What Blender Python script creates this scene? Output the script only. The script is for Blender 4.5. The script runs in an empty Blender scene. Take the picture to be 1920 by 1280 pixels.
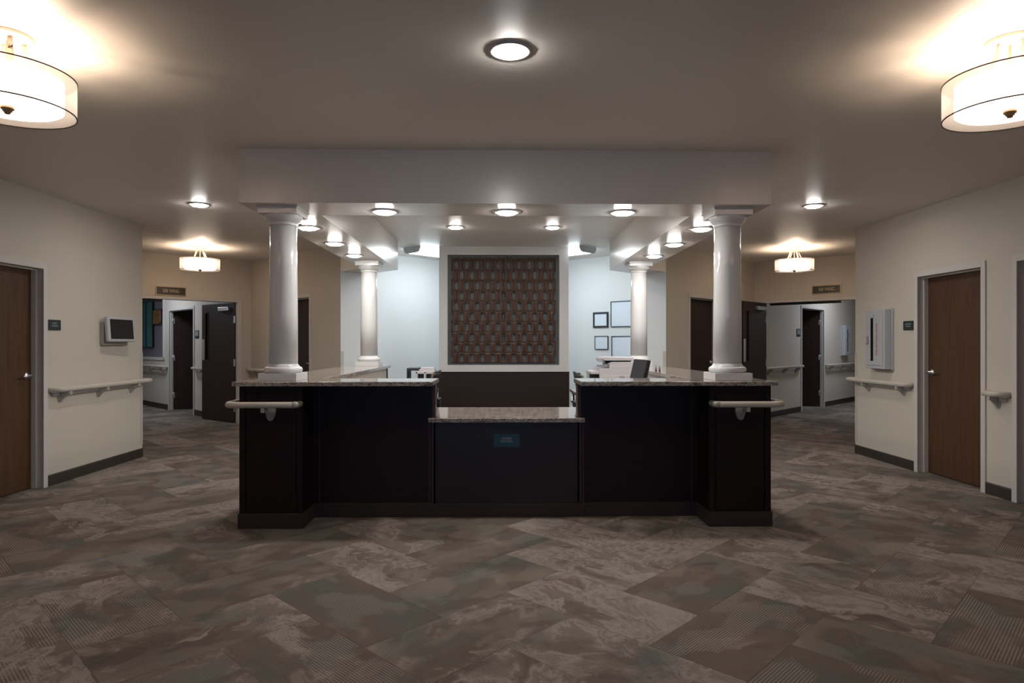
import bpy, bmesh, math, random
from mathutils import Matrix, Vector
from math import pi, sin, cos, sqrt, atan2, radians

random.seed(7)
C = bpy.context.scene.collection
SC = bpy.context.scene

# ------------------------------------------------------------------ camera, world, exposure
cam_d = bpy.data.cameras.new('camera')
cam = bpy.data.objects.new('camera', cam_d)
C.objects.link(cam)
cam.location = (-0.045, 0.0, 1.342)
cam.rotation_euler = (pi / 2, 0, -21 / 1220.0)
cam_d.sensor_width = 36.0
cam_d.lens = 1220.0 / 1920.0 * 36.0
cam_d.shift_y = 4.0 / 1920.0
cam_d.clip_start = 0.05
SC.camera = cam

world = bpy.data.worlds.new('world')
SC.world = world
world.use_nodes = True
world.node_tree.nodes['Background'].inputs[0].default_value = (0.5, 0.6, 0.75, 1)
world.node_tree.nodes['Background'].inputs[1].default_value = 0.05

SC.view_settings.view_transform = 'Standard'
SC.view_settings.look = 'None'
SC.view_settings.gamma = 1.0
SC.view_settings.exposure = 0.24
SC.view_settings.use_curve_mapping = False
SC.cycles.use_denoising = True
SC.cycles.max_bounces = 10
SC.cycles.diffuse_bounces = 5
SC.cycles.glossy_bounces = 4
SC.cycles.transparent_max_bounces = 12
SC.cycles.sample_clamp_indirect = 4.0
SC.cycles.caustics_reflective = False
SC.cycles.caustics_refractive = False

# light levels (every lamp, plus the added wing panels)
CAN_E = 165.0        # recessed downlights
CAN_COL = (1.0, 0.965, 0.92)
DRUM_E = 3.8        # white inner shades of the drum lights
BULB_W = 16.5        # bulbs inside the drum lights
BULB_COL = (1.0, 0.74, 0.52)
TUBE_E = 13.0        # wraparound fluorescent fixtures
TUBE_COL = (0.82, 0.93, 1.0)
WINDOW_E = 2.0      # window behind the camera
HALL_FILL_E = 12.0        # added unseen ceiling panels standing in for daylight in the two wings

CEIL = 2.743
S2 = sqrt(0.5)

# ------------------------------------------------------------------ material helpers
class G:
    def __init__(self, name):
        self.m = bpy.data.materials.new(name)
        self.m.use_nodes = True
        self.t = self.m.node_tree
        self.n = self.t.nodes
        self.bsdf = self.n['Principled BSDF']
        self.out = self.n['Material Output']
    def put(self, sock, v):
        if isinstance(v, bpy.types.NodeSocket):
            self.t.links.new(v, sock)
        else:
            if hasattr(sock, 'default_value'):
                try:
                    sock.default_value = v
                except Exception:
                    if isinstance(v, (tuple, list)) and len(v) == 3:
                        sock.default_value = (*v, 1)
                    else:
                        sock.default_value = (v, v, v)
    def node(self, typ, **kw):
        nd = self.n.new(typ)
        for k, v in kw.items():
            setattr(nd, k, v)
        return nd
    def math(self, op, a, b=0.0, c=None):
        nd = self.node('ShaderNodeMath', operation=op)
        self.put(nd.inputs[0], a)
        self.put(nd.inputs[1], b)
        if c is not None:
            self.put(nd.inputs[2], c)
        return nd.outputs[0]
    def coord(self, kind='Object'):
        return self.node('ShaderNodeTexCoord').outputs[kind]
    def pos(self):
        return self.node('ShaderNodeNewGeometry').outputs['Position']
    def mapping(self, v, scale=(1, 1, 1), loc=(0, 0, 0), rot=(0, 0, 0)):
        nd = self.node('ShaderNodeMapping')
        self.put(nd.inputs['Vector'], v)
        nd.inputs['Scale'].default_value = scale
        nd.inputs['Location'].default_value = loc
        nd.inputs['Rotation'].default_value = rot
        return nd.outputs[0]
    def noise(self, v, scale=5, detail=4, rough=0.55, dist=0.0, col=False):
        nd = self.node('ShaderNodeTexNoise')
        self.put(nd.inputs['Vector'], v)
        self.put(nd.inputs['Scale'], scale)
        nd.inputs['Detail'].default_value = detail
        nd.inputs['Roughness'].default_value = rough
        self.put(nd.inputs['Distortion'], dist)
        return nd.outputs['Color' if col else 'Fac']
    def sep(self, v):
        nd = self.node('ShaderNodeSeparateXYZ')
        self.put(nd.inputs[0], v)
        return nd.outputs
    def comb(self, x, y, z=0.0):
        nd = self.node('ShaderNodeCombineXYZ')
        self.put(nd.inputs[0], x); self.put(nd.inputs[1], y); self.put(nd.inputs[2], z)
        return nd.outputs[0]
    def ramp(self, f, stops, interp='LINEAR'):
        nd = self.node('ShaderNodeValToRGB')
        self.put(nd.inputs[0], f)
        cr = nd.color_ramp
        cr.interpolation = interp
        while len(cr.elements) < len(stops):
            cr.elements.new(0.5)
        for e, (p, c) in zip(cr.elements, stops):
            e.position = p
            e.color = (*c, 1) if len(c) == 3 else c
        return nd.outputs[0]
    def mix(self, f, a, b, blend='MIX'):
        nd = self.node('ShaderNodeMix', data_type='RGBA', blend_type=blend)
        self.put(nd.inputs[0], f); self.put(nd.inputs[6], a if not isinstance(a, tuple) else (*a[:3], 1))
        self.put(nd.inputs[7], b if not isinstance(b, tuple) else (*b[:3], 1))
        return nd.outputs[2]
    def bump(self, h, strength=0.2, dist=0.01):
        nd = self.node('ShaderNodeBump')
        self.put(nd.inputs['Height'], h)
        nd.inputs['Strength'].default_value = strength
        nd.inputs['Distance'].default_value = dist
        self.put(self.bsdf.inputs['Normal'], nd.outputs[0])
    def set(self, **kw):
        names = dict(color='Base Color', rough='Roughness', metal='Metallic', spec='Specular IOR Level', coat='Coat Weight',
                     coat_rough='Coat Roughness', emit='Emission Color', estr='Emission Strength', alpha='Alpha')
        for k, v in kw.items():
            if isinstance(v, tuple) and len(v) == 3:
                v = (*v, 1)
            self.put(self.bsdf.inputs[names[k]], v)
        return self

def srgb(r, g, b):
    f = lambda c: (c / 255 / 12.92) if c <= 10 else ((c / 255 + 0.055) / 1.055) ** 2.4
    return (f(r), f(g), f(b))

def plain(name, col, rough=0.5, metal=0.0, spec=0.5, var=0.04, scale=8.0, bump=0.0, coat=0.0):
    g = G(name)
    f = g.noise(g.coord(), scale, 3)
    a = tuple(max(0, c * (1 - var)) for c in col)
    b = tuple(min(1, c * (1 + var)) for c in col)
    g.set(color=g.mix(f, a, b), rough=rough, metal=metal, spec=spec, coat=coat)
    if bump:
        g.bump(g.noise(g.coord(), scale * 40, 2), bump, 0.002)
    return g.m

def emitter(name, col, strength):
    g = G(name)
    g.set(color=(0.8, 0.8, 0.8), rough=0.4, emit=col, estr=strength)
    return g.m

M = {}
M['wall'] = plain('wall_paint', (0.60, 0.545, 0.47), 0.62, var=0.015, scale=2, bump=0.05)
M['ceiling'] = plain('ceiling_paint', (0.78, 0.735, 0.68), 0.42, var=0.01, scale=2, bump=0.03)
M['soffit'] = plain('semi_gloss_soffit_paint', (0.66, 0.625, 0.58), 0.24, spec=0.5, var=0.01, scale=2)
M['office'] = plain('cool_lit_wall_paint', (0.72, 0.735, 0.735), 0.6, var=0.01, scale=2)  # the wall paint again, coloured lighter and cooler for the office's fluorescent light
M['niche'] = plain('lavender_paint', (0.32, 0.29, 0.36), 0.7, var=0.02)
M['white_trim'] = plain('white_trim_paint', (0.66, 0.64, 0.63), 0.35, var=0.01)
M['white_col'] = plain('gloss_white_column_paint', (0.70, 0.69, 0.69), 0.24, var=0.01, coat=0.3)
M['cream'] = plain('cream_vinyl', (0.56, 0.51, 0.44), 0.38, var=0.02)
M['cream_dark'] = plain('grey_vinyl', (0.42, 0.40, 0.37), 0.4, var=0.02)
M['door_frame'] = plain('door_frame_enamel', (0.62, 0.59, 0.56), 0.35, var=0.01)
M['base'] = plain('dark_brown_rubber', (0.040, 0.030, 0.023), 0.5, var=0.1)
M['bezel'] = plain('grey_white_plastic', (0.47, 0.48, 0.51), 0.35)
M['screen'] = plain('dark_screen_glass', (0.012, 0.011, 0.016), 0.12)
M['screen_reflect'] = plain('reflection_grey_screen_glass', (0.06, 0.06, 0.07), 0.25)  # grey base colour stands in for what the dark screen reflects
M['black'] = plain('black_plastic', (0.010, 0.010, 0.012), 0.4)
M['charcoal'] = plain('charcoal_plastic', (0.016, 0.018, 0.022), 0.45)
M['steel'] = plain('brushed_steel', (0.55, 0.55, 0.56), 0.28, metal=1.0)
M['dark_metal'] = plain('dark_bronze', (0.05, 0.03, 0.02), 0.4, metal=0.6)
M['bronze'] = plain('brushed_bronze', (0.35, 0.22, 0.12), 0.35, metal=0.8)
M['nickel'] = plain('warm_nickel', (0.50, 0.40, 0.31), 0.4, metal=0.3)
M['office_white'] = plain('office_machine_plastic', (0.60, 0.58, 0.60), 0.4)
M['office_grey'] = plain('grey_machine_plastic', (0.30, 0.31, 0.33), 0.4)
M['sign_green'] = plain('dark_green_acrylic', (0.022, 0.032, 0.032), 0.3)
M['sign_blue'] = plain('dark_teal_acrylic', (0.020, 0.065, 0.095), 0.3)
M['sign_bronze'] = plain('olive_bronze_plate', (0.045, 0.038, 0.024), 0.4)
M['gold'] = plain('pale_gold_metal', (0.55, 0.42, 0.25), 0.35, metal=0.3)
M['letter'] = plain('pale_lettering', (0.42, 0.46, 0.50), 0.5)
M['letter_gold'] = plain('gold_lettering', (0.62, 0.48, 0.28), 0.4)
M['letter_red'] = plain('red_lettering', (0.45, 0.04, 0.02), 0.5)
M['tan_fabric'] = plain('tan_fabric', (0.19, 0.12, 0.07), 0.8, var=0.1, scale=60)
M['black_fabric'] = plain('black_fabric', (0.015, 0.015, 0.018), 0.85, var=0.1, scale=60)
M['end_cap'] = plain('pale_grey_end_cap', (0.45, 0.50, 0.52), 0.5)
M['paper'] = plain('white_mat_paper', (0.72, 0.78, 0.86), 0.35, var=0.03)
M['pane_dark'] = plain('dark_glass', (0.012, 0.010, 0.010), 0.1)
M['red'] = plain('red_label', (0.22, 0.10, 0.09), 0.5)
M['slate'] = plain('slate_grey_panel', (0.13, 0.15, 0.155), 0.45, var=0.12, scale=3)

M['can'] = emitter('downlight_lens', CAN_COL, CAN_E)
M['drum'] = emitter('lit_white_shade', (1.0, 0.86, 0.74), DRUM_E)
M['tube'] = emitter('lit_acrylic_lens', TUBE_COL, TUBE_E)

def wood(name, dark, light, grain='z', rough=0.35, scale=1.0, coat=0.1, spec=0.5):
    g = G(name)
    co = g.coord()
    sc = {'z': (26, 26, 1.2), 'x': (1.2, 26, 26), 'y': (26, 1.2, 26)}[grain]
    v = g.mapping(co, tuple(s * scale for s in sc))
    f1 = g.noise(v, 1.6, 5, 0.6, 0.5)
    f2 = g.noise(g.mapping(co, tuple(s * scale * 3.5 for s in sc)), 2.2, 3, 0.6)
    f = g.math('ADD', g.math('MULTIPLY', f1, 0.7), g.math('MULTIPLY', f2, 0.3))
    g.set(color=g.ramp(f, [(0.34, dark), (0.66, light)]), rough=rough, coat=coat, coat_rough=0.25, spec=spec)
    g.bump(f2, 0.06, 0.002)
    return g.m

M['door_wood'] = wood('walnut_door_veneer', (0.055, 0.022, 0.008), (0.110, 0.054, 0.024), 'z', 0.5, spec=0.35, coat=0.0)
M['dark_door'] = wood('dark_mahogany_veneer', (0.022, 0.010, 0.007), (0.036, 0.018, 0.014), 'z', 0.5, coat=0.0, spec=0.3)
M['espresso'] = wood('espresso_laminate', (0.0080, 0.0022, 0.0018), (0.0140, 0.0040, 0.0034), 'z', 0.42, coat=0.0, spec=0.35)
M['espresso_h'] = wood('espresso_laminate_horizontal', (0.010, 0.0075, 0.0100), (0.018, 0.013, 0.016), 'x', 0.33)
M['espresso_base'] = plain('espresso_rubber_base', (0.034, 0.021, 0.017), 0.55, var=0.1)
M['redwood'] = wood('reddish_edge_veneer', (0.035, 0.012, 0.010), (0.060, 0.020, 0.016), 'z', 0.4)
M['wainscot'] = wood('brown_wainscot_veneer', (0.020, 0.011, 0.009), (0.028, 0.016, 0.012), 'x', 0.45, coat=0.0, spec=0.3)
M['lattice'] = wood('carved_walnut', (0.05, 0.022, 0.015), (0.13, 0.065, 0.045), 'z', 0.42, 0.8)

def granite():
    g = G('polished_granite')
    p = g.pos()
    big = g.noise(g.mapping(p, (1.0, 1.6, 4.0)), 9, 6, 0.7, 1.2)
    fine = g.noise(p, 120, 4, 0.65)
    vo = g.node('ShaderNodeTexVoronoi', feature='F1')
    g.put(vo.inputs['Vector'], g.mapping(p, (1, 1.4, 3)))
    vo.inputs['Scale'].default_value = 85
    vsep = g.sep(vo.outputs['Color'])
    f = g.math('ADD', g.math('MULTIPLY', big, 0.55), g.math('ADD', g.math('MULTIPLY', fine, 0.25), g.math('MULTIPLY', vsep[0], 0.22)))
    col = g.ramp(f, [(0.30, srgb(38, 33, 32)), (0.40, srgb(92, 82, 78)), (0.49, srgb(142, 133, 127)), (0.58, srgb(176, 168, 160)), (0.74, srgb(200, 193, 184))])
    brown = g.ramp(g.noise(p, 14, 3, 0.5), [(0.52, (0, 0, 0)), (0.66, (0.35, 0.35, 0.35))])
    col = g.mix(brown, col, g.mix(0.6, col, srgb(120, 104, 94)))
    g.set(color=col, rough=0.10, spec=0.5, coat=0.35, coat_rough=0.05)
    return g.m
M['granite'] = granite()

def carpet():
    """Herringbone of 18 x 36 inch marbled carpet planks laid at 45 degrees."""
    g = G('marbled_plank_carpet')
    w = 0.4475
    s = g.sep(g.pos())
    x, y = s[0], s[1]
    p = g.math('DIVIDE', g.math('SUBTRACT', g.math('MULTIPLY', g.math('ADD', x, y), S2), 0.53 * w), w)
    q = g.math('DIVIDE', g.math('SUBTRACT', g.math('MULTIPLY', g.math('SUBTRACT', y, x), S2), 0.58 * w), w)
    i = g.math('FLOOR', p); j = g.math('FLOOR', q)
    k = g.math('FLOORED_MODULO', g.math('SUBTRACT', i, j), 4.0)
    def eq(a, b):
        return g.math('COMPARE', a, b, 0.25)
    is1, is2, is0 = eq(k, 1.0), eq(k, 2.0), eq(k, 0.0)
    vert = g.math('ADD', is1, is2)
    i0 = g.math('SUBTRACT', i, is0)
    j0 = g.math('SUBTRACT', j, is1)
    wn = g.node('ShaderNodeTexWhiteNoise', noise_dimensions='3D')
    g.put(wn.inputs['Vector'], g.comb(g.math('ADD', i0, 0.5), g.math('ADD', j0, 0.5), vert))
    rs = g.sep(wn.outputs['Color'])
    r1, r3 = rs[0], rs[2]
    ph = g.math('ADD', g.math('ADD', g.math('MULTIPLY', i0, 4.672), g.math('MULTIPLY', j0, 5.346)), g.math('ADD', g.math('MULTIPLY', vert, 1.51), 0.665))
    r2 = g.math('FRACT', g.math('MULTIPLY', g.math('SINE', ph), 61.7))
    # local coordinates: u along the plank (0..2), v across (0..1)
    lp = g.math('SUBTRACT', p, i0); lq = g.math('SUBTRACT', q, j0)
    def sel(a, b):   # vert ? a : b
        return g.math('ADD', g.math('MULTIPLY', vert, a), g.math('MULTIPLY', g.math('SUBTRACT', 1.0, vert), b))
    u = sel(lq, lp); v = sel(lp, lq)
    off = g.math('MULTIPLY', r1, 57.0)
    vec = g.comb(g.math('ADD', u, off), g.math('ADD', g.math('MULTIPLY', v, 1.0), g.math('MULTIPLY', r2, 31.0)), g.math('MULTIPLY', r3, 19.0))
    warp = g.noise(vec, 1.1, 4, 0.6, 0.8, col=True)
    wv = g.node('ShaderNodeVectorMath', operation='MULTIPLY_ADD')
    g.put(wv.inputs[0], warp); wv.inputs[1].default_value = (1.6, 1.6, 1.6); g.put(wv.inputs[2], vec)
    marb = g.noise(g.mapping(wv.outputs[0], (0.55, 1.5, 1)), 0.85, 5, 0.52, 1.3)
    veil = g.noise(vec, 1.3, 3, 0.5, 0.5)
    # how busy (light) each plank is
    busy = g.math('SUBTRACT', g.math('MULTIPLY', r2, 0.22), 0.10)
    f = g.math('ADD', marb, busy)
    colA = g.ramp(f, [(0.34, srgb(98, 89, 82)), (0.44, srgb(112, 102, 93)), (0.52, srgb(130, 117, 107)), (0.57, srgb(166, 157, 150)), (0.62, srgb(132, 117, 105)), (0.68, srgb(168, 160, 154)), (0.78, srgb(134, 121, 111))])
    hue = g.ramp(veil, [(0.34, srgb(104, 105, 100)), (0.48, srgb(111, 102, 93)), (0.64, srgb(124, 108, 95))])
    plainness = g.ramp(g.math('ADD', r2, g.math('MULTIPLY', g.math('SUBTRACT', veil, 0.5), 1.3)), [(0.36, (0.85, 0.85, 0.85)), (0.62, (0.05, 0.05, 0.05))])
    col = g.mix(plainness, colA, hue)
    # combed stripe patches
    st = g.math('SINE', g.math('MULTIPLY', v, 2 * pi * 34.0))
    st = g.math('GREATER_THAN', st, 0.35)
    patch = g.noise(g.comb(g.math('ADD', g.math('MULTIPLY', u, 0.9), g.math('MULTIPLY', r3, 43.0)), g.math('ADD', g.math('MULTIPLY', v, 1.4), g.math('MULTIPLY', r1, 23.0))), 1.5, 2, 0.4)
    pm = g.ramp(patch, [(0.47, (0, 0, 0)), (0.54, (1, 1, 1))])
    pm = g.math('MULTIPLY', pm, st)
    col = g.mix(g.math('MULTIPLY', pm, 0.60), col, srgb(168, 160, 150))
    # pile grain and seams
    grain = g.noise(g.pos(), 420, 2, 0.6)
    col = g.mix(0.5, col, g.ramp(grain, [(0.3, (0.32, 0.32, 0.32)), (0.7, (0.68, 0.68, 0.68))]), 'OVERLAY')
    eu = g.math('MINIMUM', u, g.math('SUBTRACT', 2.0, u))
    ev = g.math('MINIMUM', v, g.math('SUBTRACT', 1.0, v))
    ed = g.math('LESS_THAN', g.math('MINIMUM', eu, ev), 0.006)
    col = g.mix(g.math('MULTIPLY', ed, 0.35), col, srgb(70, 62, 55))
    # the carpet itself is a mid-dark taupe
    col = g.mix(1.0, col, (0.76, 0.745, 0.74), 'MULTIPLY')
    g.set(color=col, rough=0.92, spec=0.15)
    g.bump(g.math('ADD', g.math('MULTIPLY', grain, 0.6), g.math('MULTIPLY', pm, 0.4)), 0.35, 0.003)
    return g.m
M['carpet'] = carpet()

def sheer():
    g = G('sheer_white_fabric')
    tr = g.node('ShaderNodeBsdfTransparent'); tr.inputs[0].default_value = (1, 0.97, 0.94, 1)
    df = g.node('ShaderNodeBsdfDiffuse'); df.inputs[0].default_value = (0.85, 0.78, 0.72, 1)
    tl = g.node('ShaderNodeBsdfTranslucent'); tl.inputs[0].default_value = (0.85, 0.78, 0.72, 1)
    m1 = g.node('ShaderNodeMixShader'); m1.inputs[0].default_value = 0.5
    g.t.links.new(df.outputs[0], m1.inputs[1]); g.t.links.new(tl.outputs[0], m1.inputs[2])
    m2 = g.node('ShaderNodeMixShader'); m2.inputs[0].default_value = 0.52
    g.t.links.new(tr.outputs[0], m2.inputs[1]); g.t.links.new(m1.outputs[0], m2.inputs[2])
    g.t.links.new(m2.outputs[0], g.out.inputs[0])
    return g.m
M['sheer'] = sheer()

def two_tone(name, a, b, scale, stretch=(1, 1, 1), rough=0.5):
    g = G(name)
    f = g.noise(g.mapping(g.coord(), stretch), scale, 6, 0.7, 2.0)
    g.set(color=g.ramp(f, [(0.42, a), (0.56, b)]), rough=rough)
    return g.m
M['teal_art'] = two_tone('teal_canvas', srgb(86, 150, 140), srgb(110, 160, 175), 2.0, (1, 1, 0.6))
M['brown_art'] = two_tone('brown_swirl_canvas', srgb(60, 35, 22), srgb(205, 160, 115), 9.0, (1.5, 1, 0.6))
M['sky_pane'] = emitter('dusk_window_pane', (0.32, 0.50, 1.0), WINDOW_E)
M['hall_fill'] = emitter('wing_fill_panel', (0.78, 0.86, 1.0), HALL_FILL_E)

# ------------------------------------------------------------------ mesh helpers
class MB:
    def __init__(self):
        self.v = []; self.f = []; self.sm = []
    def add(self, vs, fs, smooth=False):
        o = len(self.v)
        self.v += [tuple(p) for p in vs]
        self.f += [tuple(i + o for i in f) for f in fs]
        self.sm += [smooth] * len(fs)
        return self
    def box(self, x0, x1, y0, y1, z0, z1):
        x0, x1 = sorted((x0, x1)); y0, y1 = sorted((y0, y1)); z0, z1 = sorted((z0, z1))
        vs = [(x0, y0, z0), (x1, y0, z0), (x1, y1, z0), (x0, y1, z0), (x0, y0, z1), (x1, y0, z1), (x1, y1, z1), (x0, y1, z1)]
        return self.add(vs, [(0, 3, 2, 1), (4, 5, 6, 7), (0, 1, 5, 4), (1, 2, 6, 5), (2, 3, 7, 6), (3, 0, 4, 7)])
    def prism(self, poly, z0, z1):
        n = len(poly)
        a = sum(poly[i][0] * poly[(i + 1) % n][1] - poly[(i + 1) % n][0] * poly[i][1] for i in range(n))
        if a < 0:
            poly = poly[::-1]
        vs = [(x, y, z0) for x, y in poly] + [(x, y, z1) for x, y in poly]
        fs = [tuple(range(n))[::-1], tuple(range(n, 2 * n))]
        fs += [(i, (i + 1) % n, n + (i + 1) % n, n + i) for i in range(n)]
        return self.add(vs, fs)
    def yprism(self, poly, y0, y1):
        """poly in x, z extruded along y"""
        n = len(poly)
        a = sum(poly[i][0] * poly[(i + 1) % n][1] - poly[(i + 1) % n][0] * poly[i][1] for i in range(n))
        if a > 0:
            poly = poly[::-1]
        vs = [(x, y0, z) for x, z in poly] + [(x, y1, z) for x, z in poly]
        fs = [tuple(range(n))[::-1], tuple(range(n, 2 * n))]
        fs += [(i, (i + 1) % n, n + (i + 1) % n, n + i) for i in range(n)]
        return self.add(vs, fs)
    def xprism(self, poly, x0, x1):
        """poly in y, z extruded along x"""
        n = len(poly)
        a = sum(poly[i][0] * poly[(i + 1) % n][1] - poly[(i + 1) % n][0] * poly[i][1] for i in range(n))
        if a < 0:
            poly = poly[::-1]
        vs = [(x0, y, z) for y, z in poly] + [(x1, y, z) for y, z in poly]
        fs = [tuple(range(n))[::-1], tuple(range(n, 2 * n))]
        fs += [(i, (i + 1) % n, n + (i + 1) % n, n + i) for i in range(n)]
        return self.add(vs, fs)
    def lathe(self, prof, cx=0, cy=0, n=48, smooth=True, cap=True):
        vs = []; fs = []
        for r, z in prof:
            for k in range(n):
                a = 2 * pi * k / n
                vs.append((cx + r * cos(a), cy + r * sin(a), z))
        m = len(prof)
        for i in range(m - 1):
            for k in range(n):
                fs.append((i * n + k, i * n + (k + 1) % n, (i + 1) * n + (k + 1) % n, (i + 1) * n + k))
        self.add(vs, fs, smooth)
        if cap:
            o = len(self.v) - m * n
            for i in (0, m - 1):
                if prof[i][0] > 1e-6:
                    self.f.append(tuple(o + i * n + k for k in range(n)))
                    self.sm.append(False)
        return self
    def tube(self, path, r, n=12, closed=False, prof=None, smooth=True):
        """sweep a circle (or a closed 2d profile: side, up) along a polyline"""
        P = [Vector(p) for p in path]
        m = len(P)
        if prof is None:
            prof = [(r * cos(2 * pi * k / n), r * sin(2 * pi * k / n)) for k in range(n)]
        n = len(prof)
        vs = []; fs = []
        for i in range(m):
            a = P[(i - 1) % m] if (closed or i > 0) else P[i]
            b = P[(i + 1) % m] if (closed or i < m - 1) else P[i]
            t = (b - a).normalized()
            up = Vector((0, 0, 1)) if abs(t.z) < 0.95 else Vector((0, 1, 0))
            side = t.cross(up).normalized()
            up2 = side.cross(t).normalized()
            k = 1.0
            if 0 < i < m - 1 or closed:
                c = (P[i] - a).normalized().dot(t)
                k = 1 / max(0.6, c)
            for s_, u_ in prof:
                vs.append(P[i] + side * s_ * k + up2 * u_)
        for i in range(m if closed else m - 1):
            j = (i + 1) % m
            for k in range(n):
                fs.append((i * n + k, i * n + (k + 1) % n, j * n + (k + 1) % n, j * n + k))
        self.add(vs, fs, smooth)
        if not closed:
            o = len(self.v) - m * n
            self.f.append(tuple(o + k for k in range(n))[::-1]); self.sm.append(False)
            self.f.append(tuple(o + (m - 1) * n + k for k in range(n))); self.sm.append(False)
        return self
    def obj(self, name, mat, parent=None, mtx=None, bevel=0.0, segs=2, sub=0):
        me = bpy.data.meshes.new(name)
        me.from_pydata(self.v, [], self.f)
        for p, s in zip(me.polygons, self.sm):
            p.use_smooth = s
        bm = bmesh.new(); bm.from_mesh(me)
        bmesh.ops.recalc_face_normals(bm, faces=bm.faces[:])
        bm.to_mesh(me); bm.free()
        me.materials.append(M[mat] if isinstance(mat, str) else mat)
        o = bpy.data.objects.new(name, me)
        C.objects.link(o)
        if parent is not None:
            o.parent = parent
        if mtx is not None:
            o.matrix_world = mtx
        if bevel:
            b = o.modifiers.new('bevel', 'BEVEL')
            b.width = bevel; b.segments = segs; b.limit_method = 'ANGLE'; b.angle_limit = radians(50)
        return o

def frame(px, py, nx, ny, z=0.0):
    """wall frame: local x = viewer's left along the wall, y = out of the wall, z = up"""
    l = sqrt(nx * nx + ny * ny); nx /= l; ny /= l
    m = Matrix.Identity(4)
    m[0][0], m[1][0] = ny, -nx
    m[0][1], m[1][1] = nx, ny
    m[0][3], m[1][3], m[2][3] = px, py, z
    return m

def tag(o, label=None, cat=None, group=None, kind=None):
    if label: o['label'] = label
    if cat: o['category'] = cat
    if group: o['group'] = group
    if kind: o['kind'] = kind
    return o

def thing(name, label, cat, mtx=None, group=None, kind=None):
    o = bpy.data.objects.new(name, None)
    o.empty_display_size = 0.1
    C.objects.link(o)
    if mtx is not None:
        o.matrix_world = mtx
    return tag(o, label, cat, group, kind)

def struct(mb, name, mat, mtx=None, bevel=0.0):
    return tag(mb.obj(name, mat, None, mtx, bevel), kind='structure')

def loc(x, y, z=0.0, rz=0.0):
    return Matrix.Translation((x, y, z)) @ Matrix.Rotation(rz, 4, 'Z')

def kids(o):
    return [c for c in bpy.data.objects if c.parent is o]

def copy_tree(o, parent=None, mtx=None):
    c = o.copy(); C.objects.link(c); c.parent = parent
    if mtx is not None:
        c.matrix_world = mtx
    for ch in kids(o):
        copy_tree(ch, c)
    return c

def text_part(s, size, parent, mat, y=0.003, z=0.0, x=0.0, name='lettering', vertical=False, spacing=1.0, sx=1.0, depth=0.0006):
    cu = bpy.data.curves.new('tmp', 'FONT')
    cu.body = s; cu.size = size; cu.align_x = 'CENTER'; cu.align_y = 'CENTER'
    cu.extrude = depth; cu.space_character = spacing; cu.space_line = 1.05
    ob = bpy.data.objects.new('tmp', cu)
    C.objects.link(ob)
    bpy.context.view_layer.update()
    me = bpy.data.meshes.new_from_object(ob.evaluated_get(bpy.context.evaluated_depsgraph_get()))
    bpy.data.objects.remove(ob); bpy.data.curves.remove(cu)
    for v in me.vertices:
        tx, ty, tz = v.co
        tx *= sx
        if vertical:
            tx, ty = -ty, tx      # reads upward
        v.co = (-tx + x, tz + y, ty + z)
    me.name = name
    me.materials.clear(); me.materials.append(M[mat])
    o = bpy.data.objects.new(name, me)
    C.objects.link(o); o.parent = parent
    return o

# ------------------------------------------------------------------ the setting
struct(MB().box(-14, 14, -4.2, 24, -0.1, 0.0), 'floor', 'carpet')
struct(MB().box(-14, 14, -4.2, 24, CEIL, CEIL + 0.12), 'ceiling', 'ceiling')

def wall(name, mtx, x0, x1, openings=(), t=0.14, mat='wall', z0=0.0, z1=CEIL):
    mb = MB()
    cuts = sorted(openings)
    x = x0
    for a, b, c, d in cuts:
        if a > x:
            mb.box(x, a, -t, 0, z0, z1)
        if c > z0:
            mb.box(a, b, -t, 0, z0, c)
        if d < z1:
            mb.box(a, b, -t, 0, d, z1)
        x = b
    if x < x1:
        mb.box(x, x1, -t, 0, z0, z1)
    return struct(mb, name, mat, mtx)

def baseboard(name, mtx, spans, h=0.105, mat='base', t=0.009):
    mb = MB()
    for a, b in spans:
        mb.xprism([(0, 0), (t, 0), (t, h - 0.012), (t * 0.45, h), (0, h)], a, b)
    return struct(mb, name, mat, mtx)

LW = frame(-4.30, 0, 1, 0)      # x = -Y
RW = frame(4.31, 0, -1, 0)      # x = +Y
wall('wall_left', LW, -7.80, 4.2, [(-6.145, -5.185, 0, 2.06)])
wall('wall_right', RW, -4.2, 7.92, [(4.475, 5.435, 0, 2.06), (5.79, 6.74, 0, 2.06)])
RR = frame(0, -4.0, 0, 1)
wall('wall_rear', RR, -4.5, 4.5, [(-1.5, 1.5, 0.9, 2.2)])
baseboard('baseboard_left', LW, [(-7.80, -6.175), (-5.155, 4.0)])
baseboard('baseboard_right', RW, [(6.765, 7.92), (5.46, 5.765), (-4.0, 4.45)])

# window behind the camera
w = thing('window_1', 'wide window in the rear wall', 'window', frame(0, -4.0, 0, 1), kind='structure')
del w['category'], w['label']
mb = MB()
for a in (-1.5, -0.03, 1.44):
    mb.box(a, a + 0.06, -0.08, 0.02, 0.9, 2.2)
mb.box(-1.5, 1.5, -0.08, 0.02, 0.9, 0.96); mb.box(-1.5, 1.5, -0.08, 0.02, 2.14, 2.2)
mb.obj('window_frame', 'white_trim', w)
MB().box(-1.46, 1.46, -0.05, -0.044, 0.94, 2.16).obj('pane', 'sky_pane', w)

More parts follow.
